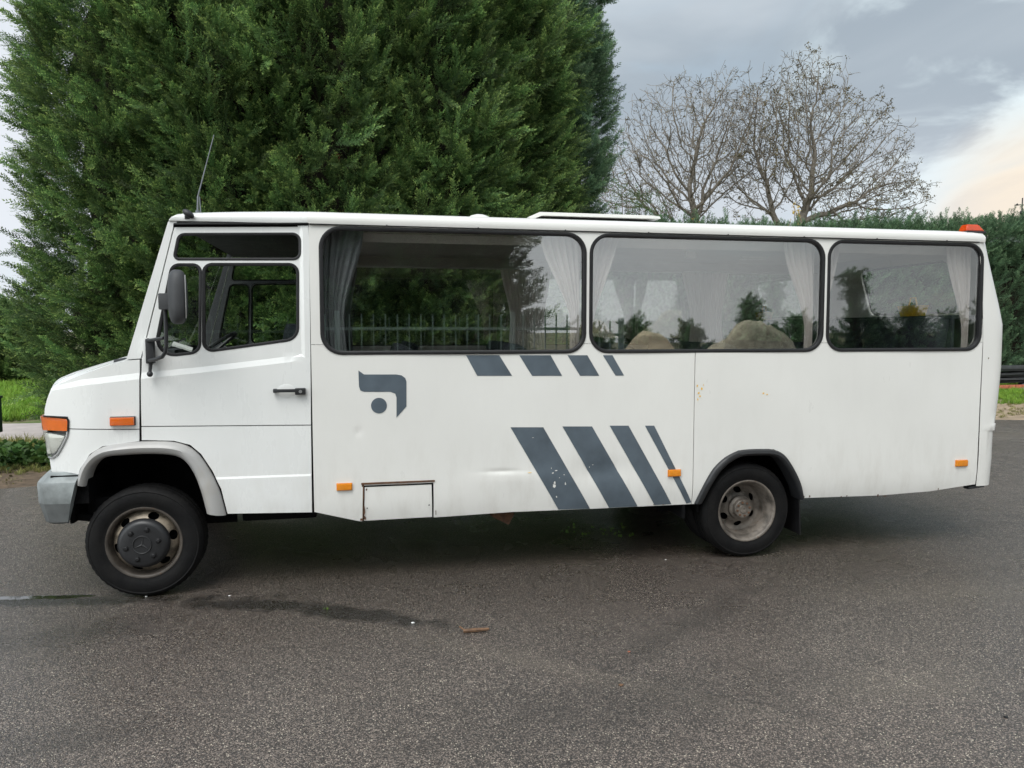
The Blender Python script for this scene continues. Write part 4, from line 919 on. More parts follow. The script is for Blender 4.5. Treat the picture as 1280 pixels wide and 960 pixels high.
# chassis
bm = bmesh.new()
for yv in (0.62, 1.5): box(bm, (2.9, yv, 0.62), (6.6, 0.07, 0.18))
box(bm, (2.9, W/2, 0.80), (6.5, 0.95, 0.04)); obj('chassis_rail', bm, M['dark'], BUS)
bm = bmesh.new(); tube(bm, [(0.0, 0.3, 0.36), (0.0, 1.84, 0.36)], 0.05, 10); box(bm, (0.1, W/2, 0.50), (0.9, 0.5, 0.35), bev=0.05); box(bm, (-0.28, 0.30, 0.60), (0.16, 0.3, 0.1)); tube(bm, [(-0.42, 0.16, 0.53), (-0.22, 0.16, 0.50), (-0.1, 0.2, 0.46)], 0.03, 8); obj('front_axle', bm, M['dark'], BUS)
bm = bmesh.new(); tube(bm, [(4.31, 0.3, 0.37), (4.31, 1.84, 0.37)], 0.07, 12); bmesh.ops.create_uvsphere(bm, u_segments=16, v_segments=10, radius=0.18, matrix=Matrix.Translation((4.31, W/2, 0.38))); tube(bm, [(0.6, W/2, 0.52), (4.2, W/2, 0.40)], 0.045, 10); obj('rear_axle', bm, M['dark'], BUS)
bm = bmesh.new(); box(bm, (1.75, 0.50, 0.60), (1.0, 0.42, 0.34), bev=0.04); box(bm, (2.9, 1.70, 0.50), (1.3, 0.5, 0.34), bev=0.05); box(bm, (0.85, 0.35, 0.55), (0.5, 0.4, 0.22), bev=0.03); obj('fuel_tank', bm, M['dark'], BUS)
bm = bmesh.new(); box(bm, (2.42, 0.20, 0.40), (0.15, 0.1, 0.10), Euler((0, 0.5, 0.1)), 0.01); tube(bm, [(2.1, 0.5, 0.48), (3.2, 0.45, 0.46)], 0.06, 12); obj('silencer', bm, M['rust'], BUS)
bm = bmesh.new(); box(bm, (3.85, 0.14, 0.46), (0.16, 0.10, 0.02)); box(bm, (3.78, 0.14, 0.40), (0.02, 0.24, 0.12)); box(bm, (3.92, 0.14, 0.42), (0.02, 0.12, 0.10)); obj('step_bracket', bm, M['dark'], BUS)
for sY in (0.20, W-0.20):
    bm = bmesh.new(); box(bm, (4.765, sY, 0.36), (0.012, 0.30, 0.42), Euler((0, R(-3), 0)), 0.003); obj('mud_flap', bm, M['rubber'], BUS)
# ---- wheels (built about their own centre, outer face towards -y)
def circ_pts(r, n, a0=0): return [(r*math.cos(a0+2*math.pi*k/n), r*math.sin(a0+2*math.pi*k/n)) for k in range(n)]
def tyre_bm(y0, w=0.215, rad=0.365, rr=0.232, tread=True):
    bm = bmesh.new(); h = w
    prof = [(rr-0.004, 0.022), (rr+0.004, 0.010), (rr+0.02, 0.008), (rr+0.028, 0.004), (rr+0.050, 0.0), (rr+0.075, -0.001), (rr+0.098, 0.006), (rr+0.104, 0.004), (rr+0.112, 0.010), (rad-0.012, 0.022), (rad-0.004, 0.032), (rad, 0.042)]
    prof += [(rad, 0.075), (rad-0.009, 0.077), (rad-0.009, 0.083), (rad, 0.085)]
    half = [(r, y) for r, y in prof]; full = half+[(r, h-y) for r, y in half[::-1]]
    lathe(bm, full, (0, y0, 0), 144)
    if tread:
        for q in bm.verts:
            r = math.hypot(q.co.x, q.co.z)
            if r > rad-0.006:
                k = int(round(math.atan2(q.co.z, q.co.x)/(2*math.pi)*144)) % 144
                if k % 3 == 0: q.co.x *= (r-0.003)/r; q.co.z *= (r-0.003)/r
    bmesh.ops.recalc_face_normals(bm, faces=bm.faces); return bm
def disc_holes(bm, r_out, r_in, yf, holes, step, thick, seg=64):
    sheet(bm, circ_pts(r_out, seg), holes, lambda x, z: (x, yf(math.hypot(x, z)), z), step, thick=thick)
def front_wheel(mirror=False):
    w = empty('wheel', (0.012, 0.010, 0.366), parent=BUS); w.location = Vector((0.012, 0.010, 0.366))-BUS.location
    obj('tyre', tyre_bm(0.0), M['tyre'], w, world=False, smooth=30)
    bm = bmesh.new(); lathe(bm, [(0.224, 0.10), (0.223, 0.03), (0.232, 0.020), (0.238, 0.012), (0.236, 0.008), (0.228, 0.007), (0.219, 0.013), (0.212, 0.028), (0.209, 0.065), (0.203, 0.074)], (0, 0, 0), 64); obj('rim_flange', bm, M['rimdark'], w, world=False, smooth=50); bm = bmesh.new()
    holes = [[(0.176*math.cos(a+R(12))+0.034*math.cos(t)*math.cos(a+R(12)+math.pi/2)+0.022*math.sin(t)*math.cos(a+R(12)), 0.176*math.sin(a+R(12))+0.034*math.cos(t)*math.sin(a+R(12)+math.pi/2)+0.022*math.sin(t)*math.sin(a+R(12))) for t in [q*math.pi/8 for q in range(16)]] for a in [k*math.pi/3 for k in range(6)]]
    yf = lambda r: interp([(0.0, -0.005), (0.12, -0.005), (0.145, 0.012), (0.175, 0.035), (0.195, 0.058), (0.206, 0.073)], r)
    disc_holes(bm, 0.2055, 0, yf, holes, 0.02, 0.006); obj('rim', bm, M['rimcream'], w, world=False, smooth=50)
    bm = bmesh.new(); lathe(bm, [(0.21, 0.085), (0, 0.085)], (0, 0, 0), 32); obj('brake_drum', bm, M['dark'], w, world=False)
    bm = bmesh.new(); lathe(bm, [(0.160, 0.020), (0.163, 0.010), (0.160, -0.004), (0.150, -0.022), (0.138, -0.030), (0.128, -0.033), (0.070, -0.036), (0.061, -0.036), (0.059, -0.040), (0.055, -0.041), (0.053, -0.0365), (0, -0.0365)], (0, 0, 0), 64)
    obj('hub_cap', bm, M['hubcap'], w, world=False, smooth=30)
    for k in range(6):
        a = R(72)+k*math.pi/3; bm = bmesh.new(); c = (0.100*math.cos(a), -0.0345, 0.100*math.sin(a)); lathe(bm, [(0.0185, 0.001), (0.0185, -0.003), (0.015, -0.004), (0.0145, 0.0)], c, 20); lathe(bm, [(0.0125, 0.0), (0.0125, -0.008), (0.009, -0.012), (0, -0.013)], c, 16); obj('wheel_nut', bm, M['rubber'], w, world=False)
    bm = bmesh.new()
    for k in range(3):
        a = R(90)+k*2*math.pi/3+R(-8); d = (math.cos(a), math.sin(a)); p = (-d[1], d[0]); q = 0.0075
        ridge = bm.verts.new((0, -0.046, 0)); tipv = bm.verts.new((d[0]*0.052, -0.039, d[1]*0.052)); m1 = a+math.pi/3; m2 = a-math.pi/3
        v1 = bm.verts.new((q*math.cos(m1), -0.038, q*math.sin(m1))); v2 = bm.verts.new((q*math.cos(m2), -0.038, q*math.sin(m2)))
        bm.faces.new((ridge, tipv, v1)); bm.faces.new((ridge, v2, tipv))
    bmesh.ops.recalc_face_normals(bm, faces=bm.faces); lathe(bm, [(0.0575, -0.0405), (0.0560, -0.0435), (0.0535, -0.0405)], (0, 0, 0), 48); obj('star_emblem', bm, M['star'], w, world=False, smooth=0)
    return w
fw = front_wheel()
def mirror_wheel(w):
    o = copy_tree(w, BUS); o.location = (w.location.x, W-2*0.0-w.location.y-2*BUS.location.y, w.location.z); o.rotation_euler = (0, 0, math.pi); return o
mirror_wheel(fw)
def rear_wheel():
    w = empty('wheel', (4.31, 0.030, 0.366), parent=BUS); w.location = Vector((4.31, 0.030, 0.366))-BUS.location
    obj('tyre', tyre_bm(0.0), M['tyre'], w, world=False, smooth=30); obj('tyre', tyre_bm(0.255, tread=False), M['tyre'], w, world=False, smooth=30)
    bm = bmesh.new(); lathe(bm, [(0.226, 0.10), (0.225, 0.03), (0.232, 0.018), (0.240, 0.012), (0.239, 0.007), (0.232, 0.005), (0.224, 0.010), (0.216, 0.022), (0.213, 0.035), (0.208, 0.040), (0.196, 0.075), (0.192, 0.14), (0.186, 0.160)], (0, 0, 0), 64)
    holes = []
    for k in range(6):
        a = R(-88)+k*math.pi/3
        if k in (1, 2, 3, 4, 5, 0): holes.append([(0.135*math.cos(a)+0.032*math.cos(t)*math.cos(a+math.pi/2)+0.023*math.sin(t)*math.cos(a), 0.135*math.sin(a)+0.032*math.cos(t)*math.sin(a+math.pi/2)+0.023*math.sin(t)*math.sin(a)) for t in [q*math.pi/8 for q in range(16)]])
    yf = lambda r: interp([(0.0, 0.135), (0.09, 0.135), (0.115, 0.142), (0.15, 0.172), (0.188, 0.160)], r)
    disc_holes(bm, 0.188, 0, yf, holes, 0.02, 0.006); obj('rim', bm, M['rimgrey'], w, world=False, smooth=50)
    bm = bmesh.new(); lathe(bm, [(0.20, 0.20), (0, 0.20)], (0, 0, 0), 32); obj('brake_drum', bm, M['dark'], w, world=False)
    bm = bmesh.new(); lathe(bm, [(0.095, 0.126), (0.093, 0.110), (0.076, 0.096), (0.070, 0.070), (0.066, 0.066), (0.034, 0.064), (0.030, 0.058), (0.012, 0.056), (0.010, 0.060), (0, 0.060)], (0, 0, 0), 40); obj('hub', bm, M['rimgrey'], w, world=False, smooth=30)
    for k in range(8):
        a = k*math.pi/4+0.2; bm = bmesh.new(); lathe(bm, [(0.0085, 0.068), (0.0085, 0.058), (0, 0.057)], (0.052*math.cos(a), 0, 0.052*math.sin(a)), 6); obj('wheel_nut', bm, M['rust'], w, world=False, smooth=0)
    return w
rw_ = rear_wheel(); mirror_wheel(rw_)


# ------------------------------------------------------------------ foliage
def srcs(name, meshes):
    col = bpy.data.collections.new(name)
    for m in meshes: col.objects.link(bpy.data.objects.new(name, m))
    return col
def spray_mesh(name, mat, seed, L=0.66, nb=17, curl=0.22, fw=0.0080, fl=0.052, sub=True):
    """feathery flattened conifer spray growing along +Z"""
    rnd = random.Random(seed); V = []; F = []; T = []
    def leaf(p, d, l, w, nrm, t0, t1):
        s = d.cross(nrm).normalized()*w; i = len(V)
        V.extend([p-s*0.5, p+d*l*0.45-s, p+d*l, p+d*l*0.45+s]); T.extend([t0, (t0+t1)/2, t1, (t0+t1)/2]); F.append((i, i+1, i+2, i+3))
    ax = []; p = Vector((0, 0, 0)); d = Vector((rnd.uniform(-0.1, 0.1), rnd.uniform(-0.1, 0.1), 1)).normalized(); n = 16
    for i in range(n+1):
        ax.append((p.copy(), d.copy())); p = p+d*L/n; d = (d+Vector((rnd.uniform(-0.05, 0.05), curl/ n*2+rnd.uniform(-0.03, 0.03), rnd.uniform(-0.02, 0.02)))).normalized()
    for b in range(nb):
        s = 0.10+0.9*b/(nb-1); k = min(n, int(s*n)); bp, bd = ax[k]; roll = b*2.4+rnd.uniform(-0.4, 0.4)
        o = Vector((math.cos(roll), math.sin(roll)*0.4, 0)).normalized(); ln = (0.24*(1-s*0.75)+0.03)*rnd.uniform(0.7, 1.3)*(L/0.62)
        dd = (bd*0.95+o*0.75*(1-0.5*s)).normalized(); nrm = dd.cross(bd.cross(dd)).normalized() if bd.cross(dd).length > 0.01 else Vector((0, 1, 0))
        nrm = (bd.cross(dd)).cross(dd).normalized() if bd.cross(dd).length > 0.01 else nrm
        nf = max(4, int(ln/0.028)); q = bp.copy(); e = dd.copy(); sd = e.cross(nrm).normalized()
        for j in range(nf):
            u = j/nf; q = q+e*ln/nf; e = (e+bd*0.03+nrm*rnd.uniform(-0.05, 0.05)).normalized(); sg = 1 if j % 2 else -1
            t = 0.15+0.6*s*0.5+0.55*u*0.6
            fd = (e*0.85+sd*sg*0.6+nrm*rnd.uniform(-0.18, 0.18)).normalized(); l_ = fl*(1.15-0.5*u)*rnd.uniform(0.8, 1.3)
            if sub and u < 0.75:
                r0 = q; 
                for m in range(2):
                    leaf(r0, (fd+sd*sg*0.1).normalized(), l_*0.75, fw, nrm, t*0.6, t+0.15)
                    leaf(r0, (fd*0.8+e*0.55).normalized(), l_*0.55, fw*0.85, nrm, t*0.6, t+0.2); r0 = r0+fd*l_*0.42
            else: leaf(q, fd, l_, fw, nrm, t*0.7, t+0.25)
        leaf(q, e, fl*1.1, fw, nrm, 0.5, 1.0)
    me = bpy.data.meshes.new(name); me.from_pydata([tuple(v) for v in V], [], F)
    a = me.attributes.new('tip', 'FLOAT', 'POINT'); a.data.foreach_set('value', [min(1, x) for x in T]); me.materials.append(mat); me.update(); return me
def leafclump(name, mat, seed, n=26, rad=0.12, ls=0.035, stem=True):
    rnd = random.Random(seed); V = []; F = []; T = []
    for _ in range(n):
        d = Vector((rnd.gauss(0, 1), rnd.gauss(0, 1), rnd.gauss(0, 1))).normalized(); p = d*rad*rnd.uniform(0.2, 1); p.z += rad*0.5
        u = Vector((rnd.gauss(0, 1), rnd.gauss(0, 1), rnd.gauss(0, 0.6))).normalized(); s = u.orthogonal().normalized(); s = (s+u.cross(s)*rnd.uniform(-1, 1)).normalized(); l = ls*rnd.uniform(0.7, 1.4); i = len(V); t = rnd.random()
        V.extend([p, p+u*l*0.5+s*l*0.32, p+u*l, p+u*l*0.5-s*l*0.32]); F.append((i, i+1, i+2, i+3)); T.extend([t*0.6, t, t, t])
    me = bpy.data.meshes.new(name); me.from_pydata([tuple(v) for v in V], [], F)
    a = me.attributes.new('tip', 'FLOAT', 'POINT'); a.data.foreach_set('value', T); me.materials.append(mat); me.update(); return me
def tuft(name, mat, seed, n=22, h=0.16, sp=0.07, w=0.004):
    rnd = random.Random(seed); V = []; F = []; T = []
    for _ in range(n):
        a = rnd.random()*6.28; r = sp*rnd.random(); p = Vector((r*math.cos(a), r*math.sin(a), 0)); hh_ = h*rnd.uniform(0.5, 1.2); le = Vector((rnd.gauss(0, 0.3), rnd.gauss(0, 0.3), 1)).normalized(); s = Vector((math.cos(a*3), math.sin(a*3), 0))*w
        m = p+le*hh_*0.6; t = m+(le+Vector((le.x, le.y, -0.3))*0.8)*hh_*0.4; i = len(V)
        V.extend([p-s, p+s, m+s*0.8, m-s*0.8, t]); F.extend([(i, i+1, i+2, i+3), (i+3, i+2, i+4)]); T.extend([0, 0, 0.5, 0.5, rnd.uniform(0.6, 1)])
    me = bpy.data.meshes.new(name); me.from_pydata([tuple(v) for v in V], [], F)
    a = me.attributes.new('tip', 'FLOAT', 'POINT'); a.data.foreach_set('value', T); me.materials.append(mat); me.update(); return me
def scatter(name, P, D, SC, col, nvar, parent=None, seed=0, up='Z', **k):
    """one object: plants of a collection instanced on points P, growing along D"""
    rnd = random.Random(seed); n = len(P); me = bpy.data.meshes.new(name); off = Vector((0, 0, 0))
    p = parent
    while p: off += p.location; p = p.parent
    me.from_pydata([tuple(Vector(q)-off) for q in P], [], [])
    rot = []
    for d in D:
        q = Vector(d).to_track_quat('Z', 'Y').to_matrix() @ Matrix.Rotation(rnd.gauss(0, 0.9) if up == 'Z' else rnd.random()*6.28, 3, 'Z'); rot.extend(q.to_euler())
    a = me.attributes.new('rot', 'FLOAT_VECTOR', 'POINT'); a.data.foreach_set('vector', rot)
    a = me.attributes.new('scl', 'FLOAT', 'POINT'); a.data.foreach_set('value', list(SC))
    a = me.attributes.new('idx', 'INT', 'POINT'); a.data.foreach_set('value', [rnd.randrange(nvar) for _ in range(n)])
    o = bpy.data.objects.new(name, me); C.objects.link(o); o.parent = parent
    g = bpy.data.node_groups.new(name, 'GeometryNodeTree'); g.interface.new_socket('Geometry', in_out='INPUT', socket_type='NodeSocketGeometry'); g.interface.new_socket('Geometry', in_out='OUTPUT', socket_type='NodeSocketGeometry')
    N = g.nodes; gi = N.new('NodeGroupInput'); go = N.new('NodeGroupOutput'); ip = N.new('GeometryNodeInstanceOnPoints'); ci = N.new('GeometryNodeCollectionInfo')
    ci.inputs['Collection'].default_value = col; ci.inputs['Separate Children'].default_value = True; ci.inputs['Reset Children'].default_value = True
    def attr(nm, ty):
        x = N.new('GeometryNodeInputNamedAttribute'); x.data_type = ty; x.inputs['Name'].default_value = nm; return x.outputs['Attribute']
    e2r = N.new('FunctionNodeEulerToRotation'); L_ = g.links.new
    L_(gi.outputs[0], ip.inputs['Points']); L_(ci.outputs[0], ip.inputs['Instance']); ip.inputs['Pick Instance'].default_value = True
    L_(attr('idx', 'INT'), ip.inputs['Instance Index']); L_(attr('rot', 'FLOAT_VECTOR'), e2r.inputs[0]); L_(e2r.outputs[0], ip.inputs['Rotation']); L_(attr('scl', 'FLOAT'), ip.inputs['Scale'])
    L_(ip.outputs[0], go.inputs[0]); md = o.modifiers.new('foliage', 'NODES'); md.node_group = g
    return pset(o, kind='stuff', **k)
SPR = srcs('spray', [spray_mesh('spray', M['ley'], 10+i) for i in range(4)]+[spray_mesh('spray', M['ley'], 16+i, L=0.95, nb=24, curl=0.35) for i in range(2)])
SPRB = srcs('spray_blue', [spray_mesh('spray', M['leyb'], 30+i) for i in range(5)])
DRY = srcs('spray_dry', [spray_mesh('spray', M['dryfol'], 50+i, L=0.3, nb=9) for i in range(2)])
LEAF = srcs('leaf', [leafclump('leaf', M['leaf'], 60+i) for i in range(4)])
YLEAF = srcs('yellow_leaf', [leafclump('leaf', M['yleaf'], 70+i, 14, 0.10, 0.06) for i in range(3)])
BLEAF = srcs('brown_leaf', [leafclump('leaf', M['bleaf'], 80+i, 7, 0.16, 0.085) for i in range(4)])
IVY = srcs('ivy_leaf', [leafclump('leaf', M['leaf'], 90+i, 16, 0.12, 0.075) for i in range(4)])
GRASS = srcs('grass_tuft', [tuft('tuft', M['grass'], i) for i in range(4)])
DGRASS = srcs('dry_tuft', [tuft('tuft', M['drygrass'], 7+i, 26, 0.14, 0.09) for i in range(4)])

def nz(x, y, z, s=1.0, o=0.0): return noise.noise(Vector((x*s+o, y*s+o*1.7, z*s-o)))
def conifer_mass(name, cols, H, nper, scl, col, nvar, label, cat, seed, face=(0, -1), backk=0.22, hullmat='hull', dry=0, base_narrow=0.75, top_taper=0.8, nh=2.4, trunk=True, upb=0.42, lump=0.42, hk=0.50):
    """columns = (x, y, r); foliage in layers over a dark twiggy core, one trunk per column"""
    rnd = random.Random(seed); c0 = cols[len(cols)//2]
    root = empty(name, (c0[0], c0[1], 0), label, cat); P = []; D = []; S_ = []; DP = []; DD = []; DS = []
    def rad(ci, z, a):
        x, y, r = cols[ci][:3]; h = cols[ci][3] if len(cols[ci]) > 3 else H; q = z/h
        k = base_narrow+(1-base_narrow)*sst(q*h/nh); k *= 1-sst((q-top_taper)/(1.001-top_taper))*0.9
        px, py = x+r*math.cos(a), y+r*math.sin(a)
        return r*k+lump*nz(px, py, z*0.8, 0.9, seed)+0.34*min(1, r/2.2)*nz(px, py, z*1.3, 1.9, seed+5)
    fx, fy = Vector(face).normalized()
    for ci, cc_ in enumerate(cols):
        x, y, r = cc_[:3]; h = cc_[3] if len(cc_) > 3 else H
        for _ in range(nper):
            a = rnd.random()*2*math.pi; ca, sa = math.cos(a), math.sin(a)
            if ca*fx+sa*fy < -0.35 and rnd.random() > backk: continue
            z = 0.15+rnd.random()*(h-0.3); dpt = abs(rnd.gauss(0, 0.22))
            R_ = rad(ci, z, a)-dpt; px, py = x+R_*ca, y+R_*sa
            if any(j != ci and (px-o[0])**2+(py-o[1])**2 < (rad(j, z, math.atan2(py-o[1], px-o[0]))-0.55)**2 for j, o in enumerate(cols)): continue
            s = scl*rnd.uniform(0.6, 1.3)*(1.15 if dpt > 0.2 else 1.0)
            g = nz(px, py, z, 0.7, 3.3)*0.8
            d = Vector((ca+rnd.gauss(0, 0.28)+0.3*g, sa+rnd.gauss(0, 0.28), upb+rnd.gauss(0, 0.28))).normalized()
            base = Vector((px, py, z))-d*0.42*s
            if base.z < 0.05: base.z = 0.05+rnd.random()*0.2
            if dry and rnd.random() < dry: DP.append(base); DD.append(d); DS.append(s*0.9)
            else: P.append(base); D.append(d); S_.append(s)
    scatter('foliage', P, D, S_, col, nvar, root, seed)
    if DP: scatter('dead_spray', DP, DD, DS, DRY, 2, root, seed)
    bm = bmesh.new()
    for ci, cc_ in enumerate(cols):
        x, y, r = cc_[:3]; h = cc_[3] if len(cc_) > 3 else H; nr = 26; na = 30; rows = []
        for j in range(nr+1):
            z = 0.1+(h-0.5)*j/nr; rows.append([bm.verts.new((x+max(0.1, rad(ci, z, a)-hk+0.12*nz(x+math.cos(a)*3, y+math.sin(a)*3, z, 3, 2))*math.cos(a), y+max(0.1, rad(ci, z, a)-hk)*math.sin(a), z)) for a in [k*2*math.pi/na for k in range(na)]])
        for a_, b_ in zip(rows, rows[1:]):
            for i in range(na): bm.faces.new((a_[i], a_[(i+1) % na], b_[(i+1) % na], b_[i]))
        bm.faces.new(rows[-1]); bm.faces.new(rows[0][::-1])
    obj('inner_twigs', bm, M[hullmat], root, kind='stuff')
    if trunk:
        for cc_ in cols:
            bm = bmesh.new(); x, y = cc_[:2]; tube(bm, [(x, y, -0.05), (x+0.05, y, 1.2), (x, y+0.05, H*0.6), (x, y, H*0.85)], [0.24, 0.18, 0.12, 0.05], 10); obj('trunk', bm, M['barkd'], root)
    return root
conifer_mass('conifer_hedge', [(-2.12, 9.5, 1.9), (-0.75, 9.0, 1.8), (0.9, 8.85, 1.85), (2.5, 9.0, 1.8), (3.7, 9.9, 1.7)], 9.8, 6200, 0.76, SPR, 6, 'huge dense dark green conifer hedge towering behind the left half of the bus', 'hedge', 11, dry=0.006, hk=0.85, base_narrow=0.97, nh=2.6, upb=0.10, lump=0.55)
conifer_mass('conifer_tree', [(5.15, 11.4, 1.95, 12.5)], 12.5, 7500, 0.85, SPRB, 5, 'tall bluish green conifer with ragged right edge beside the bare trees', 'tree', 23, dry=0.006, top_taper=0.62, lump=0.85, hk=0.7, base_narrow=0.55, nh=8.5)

# long clipped hedge far off to the right
def far_hedge():
    rnd = random.Random(4); root = empty('far_hedge', (16, 17, 0), 'long evergreen hedge running behind the bus to the right edge of the yard', 'hedge')
    a, b = Vector((6.0, 19.0)), Vector((33.0, 12.6)); n = 9500; P = []; D = []; S_ = []
    u = (b-a).normalized(); nrm = Vector((u.y, -u.x)); nrm = nrm if nrm.y < 0 else -nrm
    top = lambda s: 4.96+0.22*nz(s*27, 0, 0, 0.35, 2)+0.16*nz(s*27, 3, 0, 1.3, 9)
    for _ in range(n):
        s = rnd.random(); z = rnd.random()**0.9*5.2; q = a.lerp(b, s); h = top(s)
        if z > h: z = h-rnd.random()*0.2
        tp = rnd.random() < 0.25
        if tp: z = h; q = q-nrm*rnd.random()*1.2; d = Vector((rnd.gauss(0, 0.4), rnd.gauss(0, 0.4), 1))
        else: q = q+nrm*(0.25*nz(q.x, q.y, z, 0.9, 7)+0.15*nz(q.x, q.y, z, 3, 7)-abs(rnd.gauss(0, 0.15))); d = Vector((nrm.x+rnd.gauss(0, 0.4), nrm.y+rnd.gauss(0, 0.4), 0.45+rnd.gauss(0, 0.3)))
        P.append((q.x, q.y, max(0.1, z-0.2))); D.append(d.normalized()); S_.append(rnd.uniform(0.6, 1.05))
    for _ in range(3200):
        s = rnd.random(); q = a.lerp(b, s); h = top(s); q = q+nrm*(0.12*nz(q.x, q.y, h, 1.5, 7)-abs(rnd.gauss(0, 0.2)))
        P.append((q.x, q.y, h-0.1-rnd.random()*1.1)); D.append(Vector((nrm.x+rnd.gauss(0, 0.4), nrm.y+rnd.gauss(0, 0.4), 0.4+rnd.gauss(0, 0.3))).normalized()); S_.append(rnd.uniform(0.55, 0.95))
    for _ in range(280):
        s = rnd.random(); q = a.lerp(b, s)-nrm*rnd.random()*0.6; P.append((q.x, q.y, top(s)-0.05)); D.append(Vector((rnd.gauss(0, 0.2), rnd.gauss(0, 0.2), 1)).normalized()); S_.append(rnd.uniform(0.5, 1.15))
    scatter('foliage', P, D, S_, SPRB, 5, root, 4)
    bm = bmesh.new(); rows = []
    for i in range(41):
        s = i/40; q = a.lerp(b, s); h = top(s)-0.45; f = q-nrm*0.45; k = q-nrm*1.5
        rows.append([bm.verts.new(p) for p in ((f.x, f.y, 0), (f.x, f.y, h*0.5), (f.x, f.y, h), (k.x, k.y, h), (k.x, k.y, 0))])
    for r0, r1 in zip(rows, rows[1:]):
        for i in range(4): bm.faces.new((r0[i], r1[i], r1[i+1], r0[i+1]))
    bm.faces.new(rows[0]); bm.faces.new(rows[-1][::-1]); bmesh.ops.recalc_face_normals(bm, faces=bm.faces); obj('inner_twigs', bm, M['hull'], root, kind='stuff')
far_hedge()

# bare trees
def bare_tree(name, x, y, blobs, fork, seed, label, leaves=0.0, nat=2600, leafside=None, group=None):
    """branches grown towards points spread through the crown (space colonisation), radii by the pipe model"""
    from mathutils.kdtree import KDTree
    rnd = random.Random(seed); root = empty(name, (x, y, 0), label, 'tree', group)
    A = []
    while len(A) < nat:
        c, r = rnd.choice(blobs); d = Vector((rnd.gauss(0, 1), rnd.gauss(0, 1), rnd.gauss(0, 1))).normalized()*(rnd.random()**0.42)
        p = Vector((c[0]+d.x*r[0], c[1]+d.y*r[1], c[2]+d.z*r[2]))
        if p.z > 3.0: A.append(p)
    N = [Vector((x, y, -0.1+0.3*i)) for i in range(int(fork/0.3)+1)]; par = [-1]+list(range(len(N)-1)); st = 0.27; alive = A
    for it in range(90):
        kd = KDTree(len(N)); [kd.insert(p, i) for i, p in enumerate(N)]; kd.balance(); pull = {}
        nxt = []
        for a in alive:
            q, i, dist = kd.find(a)
            if dist < 0.34: continue
            nxt.append(a)
            if dist < 6.0: pull.setdefault(i, []).append((a-q).normalized())
        alive = nxt
        if not pull: break
        old = len(N)
        for i, ds in pull.items():
            d = sum(ds, Vector((0, 0, 0)))
            if d.length < 1e-4: continue
            d = (d.normalized()+Vector((rnd.gauss(0, 0.26), rnd.gauss(0, 0.26), rnd.gauss(0, 0.22)+0.06))).normalized()
            if par[i] >= 0: d = (d+(N[i]-N[par[i]]).normalized()*0.45).normalized()
            N.append(N[i]+d*st); par.append(i)
        if len(N) == old: break
    kids = [0]*len(N)
    for p in par[1:]: kids[p] += 1
    n0 = len(N)
    for i in range(n0):      # spur twigs
        if par[i] < 0 or i < 14: continue
        for _ in range(3 if kids[i] == 0 else (rnd.choice((1, 1, 2)) if rnd.random() < 0.85 else 0)):
            d = (N[i]-N[par[i]]).normalized(); d = (d*0.6+Vector((rnd.gauss(0, 0.6), rnd.gauss(0, 0.6), rnd.gauss(0, 0.5)+0.25))).normalized(); k = i
            for s in range(rnd.choice((1, 2, 2, 3))): N.append(N[k]+d*rnd.uniform(0.14, 0.24)); par.append(k); k = len(N)-1; d = (d+Vector((rnd.gauss(0, 0.3), rnd.gauss(0, 0.3), rnd.gauss(0, 0.3)))).normalized()
    w = [0.0]*len(N)
    for i in range(len(N)-1, -1, -1):
        if w[i] == 0: w[i] = 1.0
        if par[i] >= 0: w[par[i]] += w[i]
    rr = [max(0.0085, 0.0046*q**0.49) for q in w]; V, F, Vt, Ft = [], [], [], []
    for i in range(1, len(N)):
        p = par[i]; d = N[i]-N[p]; L_ = d.length
        if L_ < 1e-5: continue
        d /= L_; r1 = rr[i]; r0 = min(rr[p], r1*1.25); k = 3 if r1 < 0.02 else (5 if r1 < 0.06 else 8); tr = N[i].z < fork and abs(N[i].x-x) < 0.05
        VV, FF = (Vt, Ft) if tr else (V, F); o = d.orthogonal().normalized(); bb = d.cross(o); s = len(VV)
        for q, r in ((N[p], r0), (N[i]+d*r1*0.3, r1)):
            for m in range(k): a = 2*math.pi*m/k; VV.append(tuple(q+(o*math.cos(a)+bb*math.sin(a))*r))
        for m in range(k): FF.append((s+m, s+(m+1) % k, s+k+(m+1) % k, s+k+m))
    obj('trunk', (Vt, Ft), M['bark'], root, smooth=60); obj('crown', (V, F), M['bark'], root, smooth=60, kind='stuff')
    LP = [i for i in range(n0, len(N)) if rnd.random() < leaves*(1.0 if leafside is None else max(0.06, min(1, 0.35+0.5*nz(N[i].x, N[i].y, N[i].z, 0.55, seed)*2)))]
    if LP: scatter('leaves', [N[i] for i in LP], [Vector((rnd.gauss(0, 1), rnd.gauss(0, 1), -0.5)).normalized() for _ in LP], [rnd.uniform(0.5, 1.0) for _ in LP], BLEAF, 4, root, seed)
    return root
bare_tree('bare_tree', 15.9, 24.7, [((14.6, 24.7, 9.3), (2.9, 2.4, 2.9)), ((13.6, 24.9, 7.6), (2.9, 2.2, 2.2)), ((16.6, 24.5, 10.0), (1.9, 1.8, 2.6))], 3.6, 3, 'bare spreading tree with pale twigs, left of the two behind the hedge', 0.08, 4000)
bare_tree('bare_tree', 19.1, 23.9, [((19.6, 23.9, 10.6), (2.5, 2.3, 2.7)), ((21.3, 23.5, 9.0), (3.2, 2.3, 2.6)), ((22.4, 23.2, 7.4), (2.7, 2.0, 1.6)), ((18.0, 24.2, 9.2), (2.0, 2.0, 2.8))], 3.9, 8, 'bare tree with withered brown leaves, right of the two behind the hedge', 0.75, 5200, leafside=1)

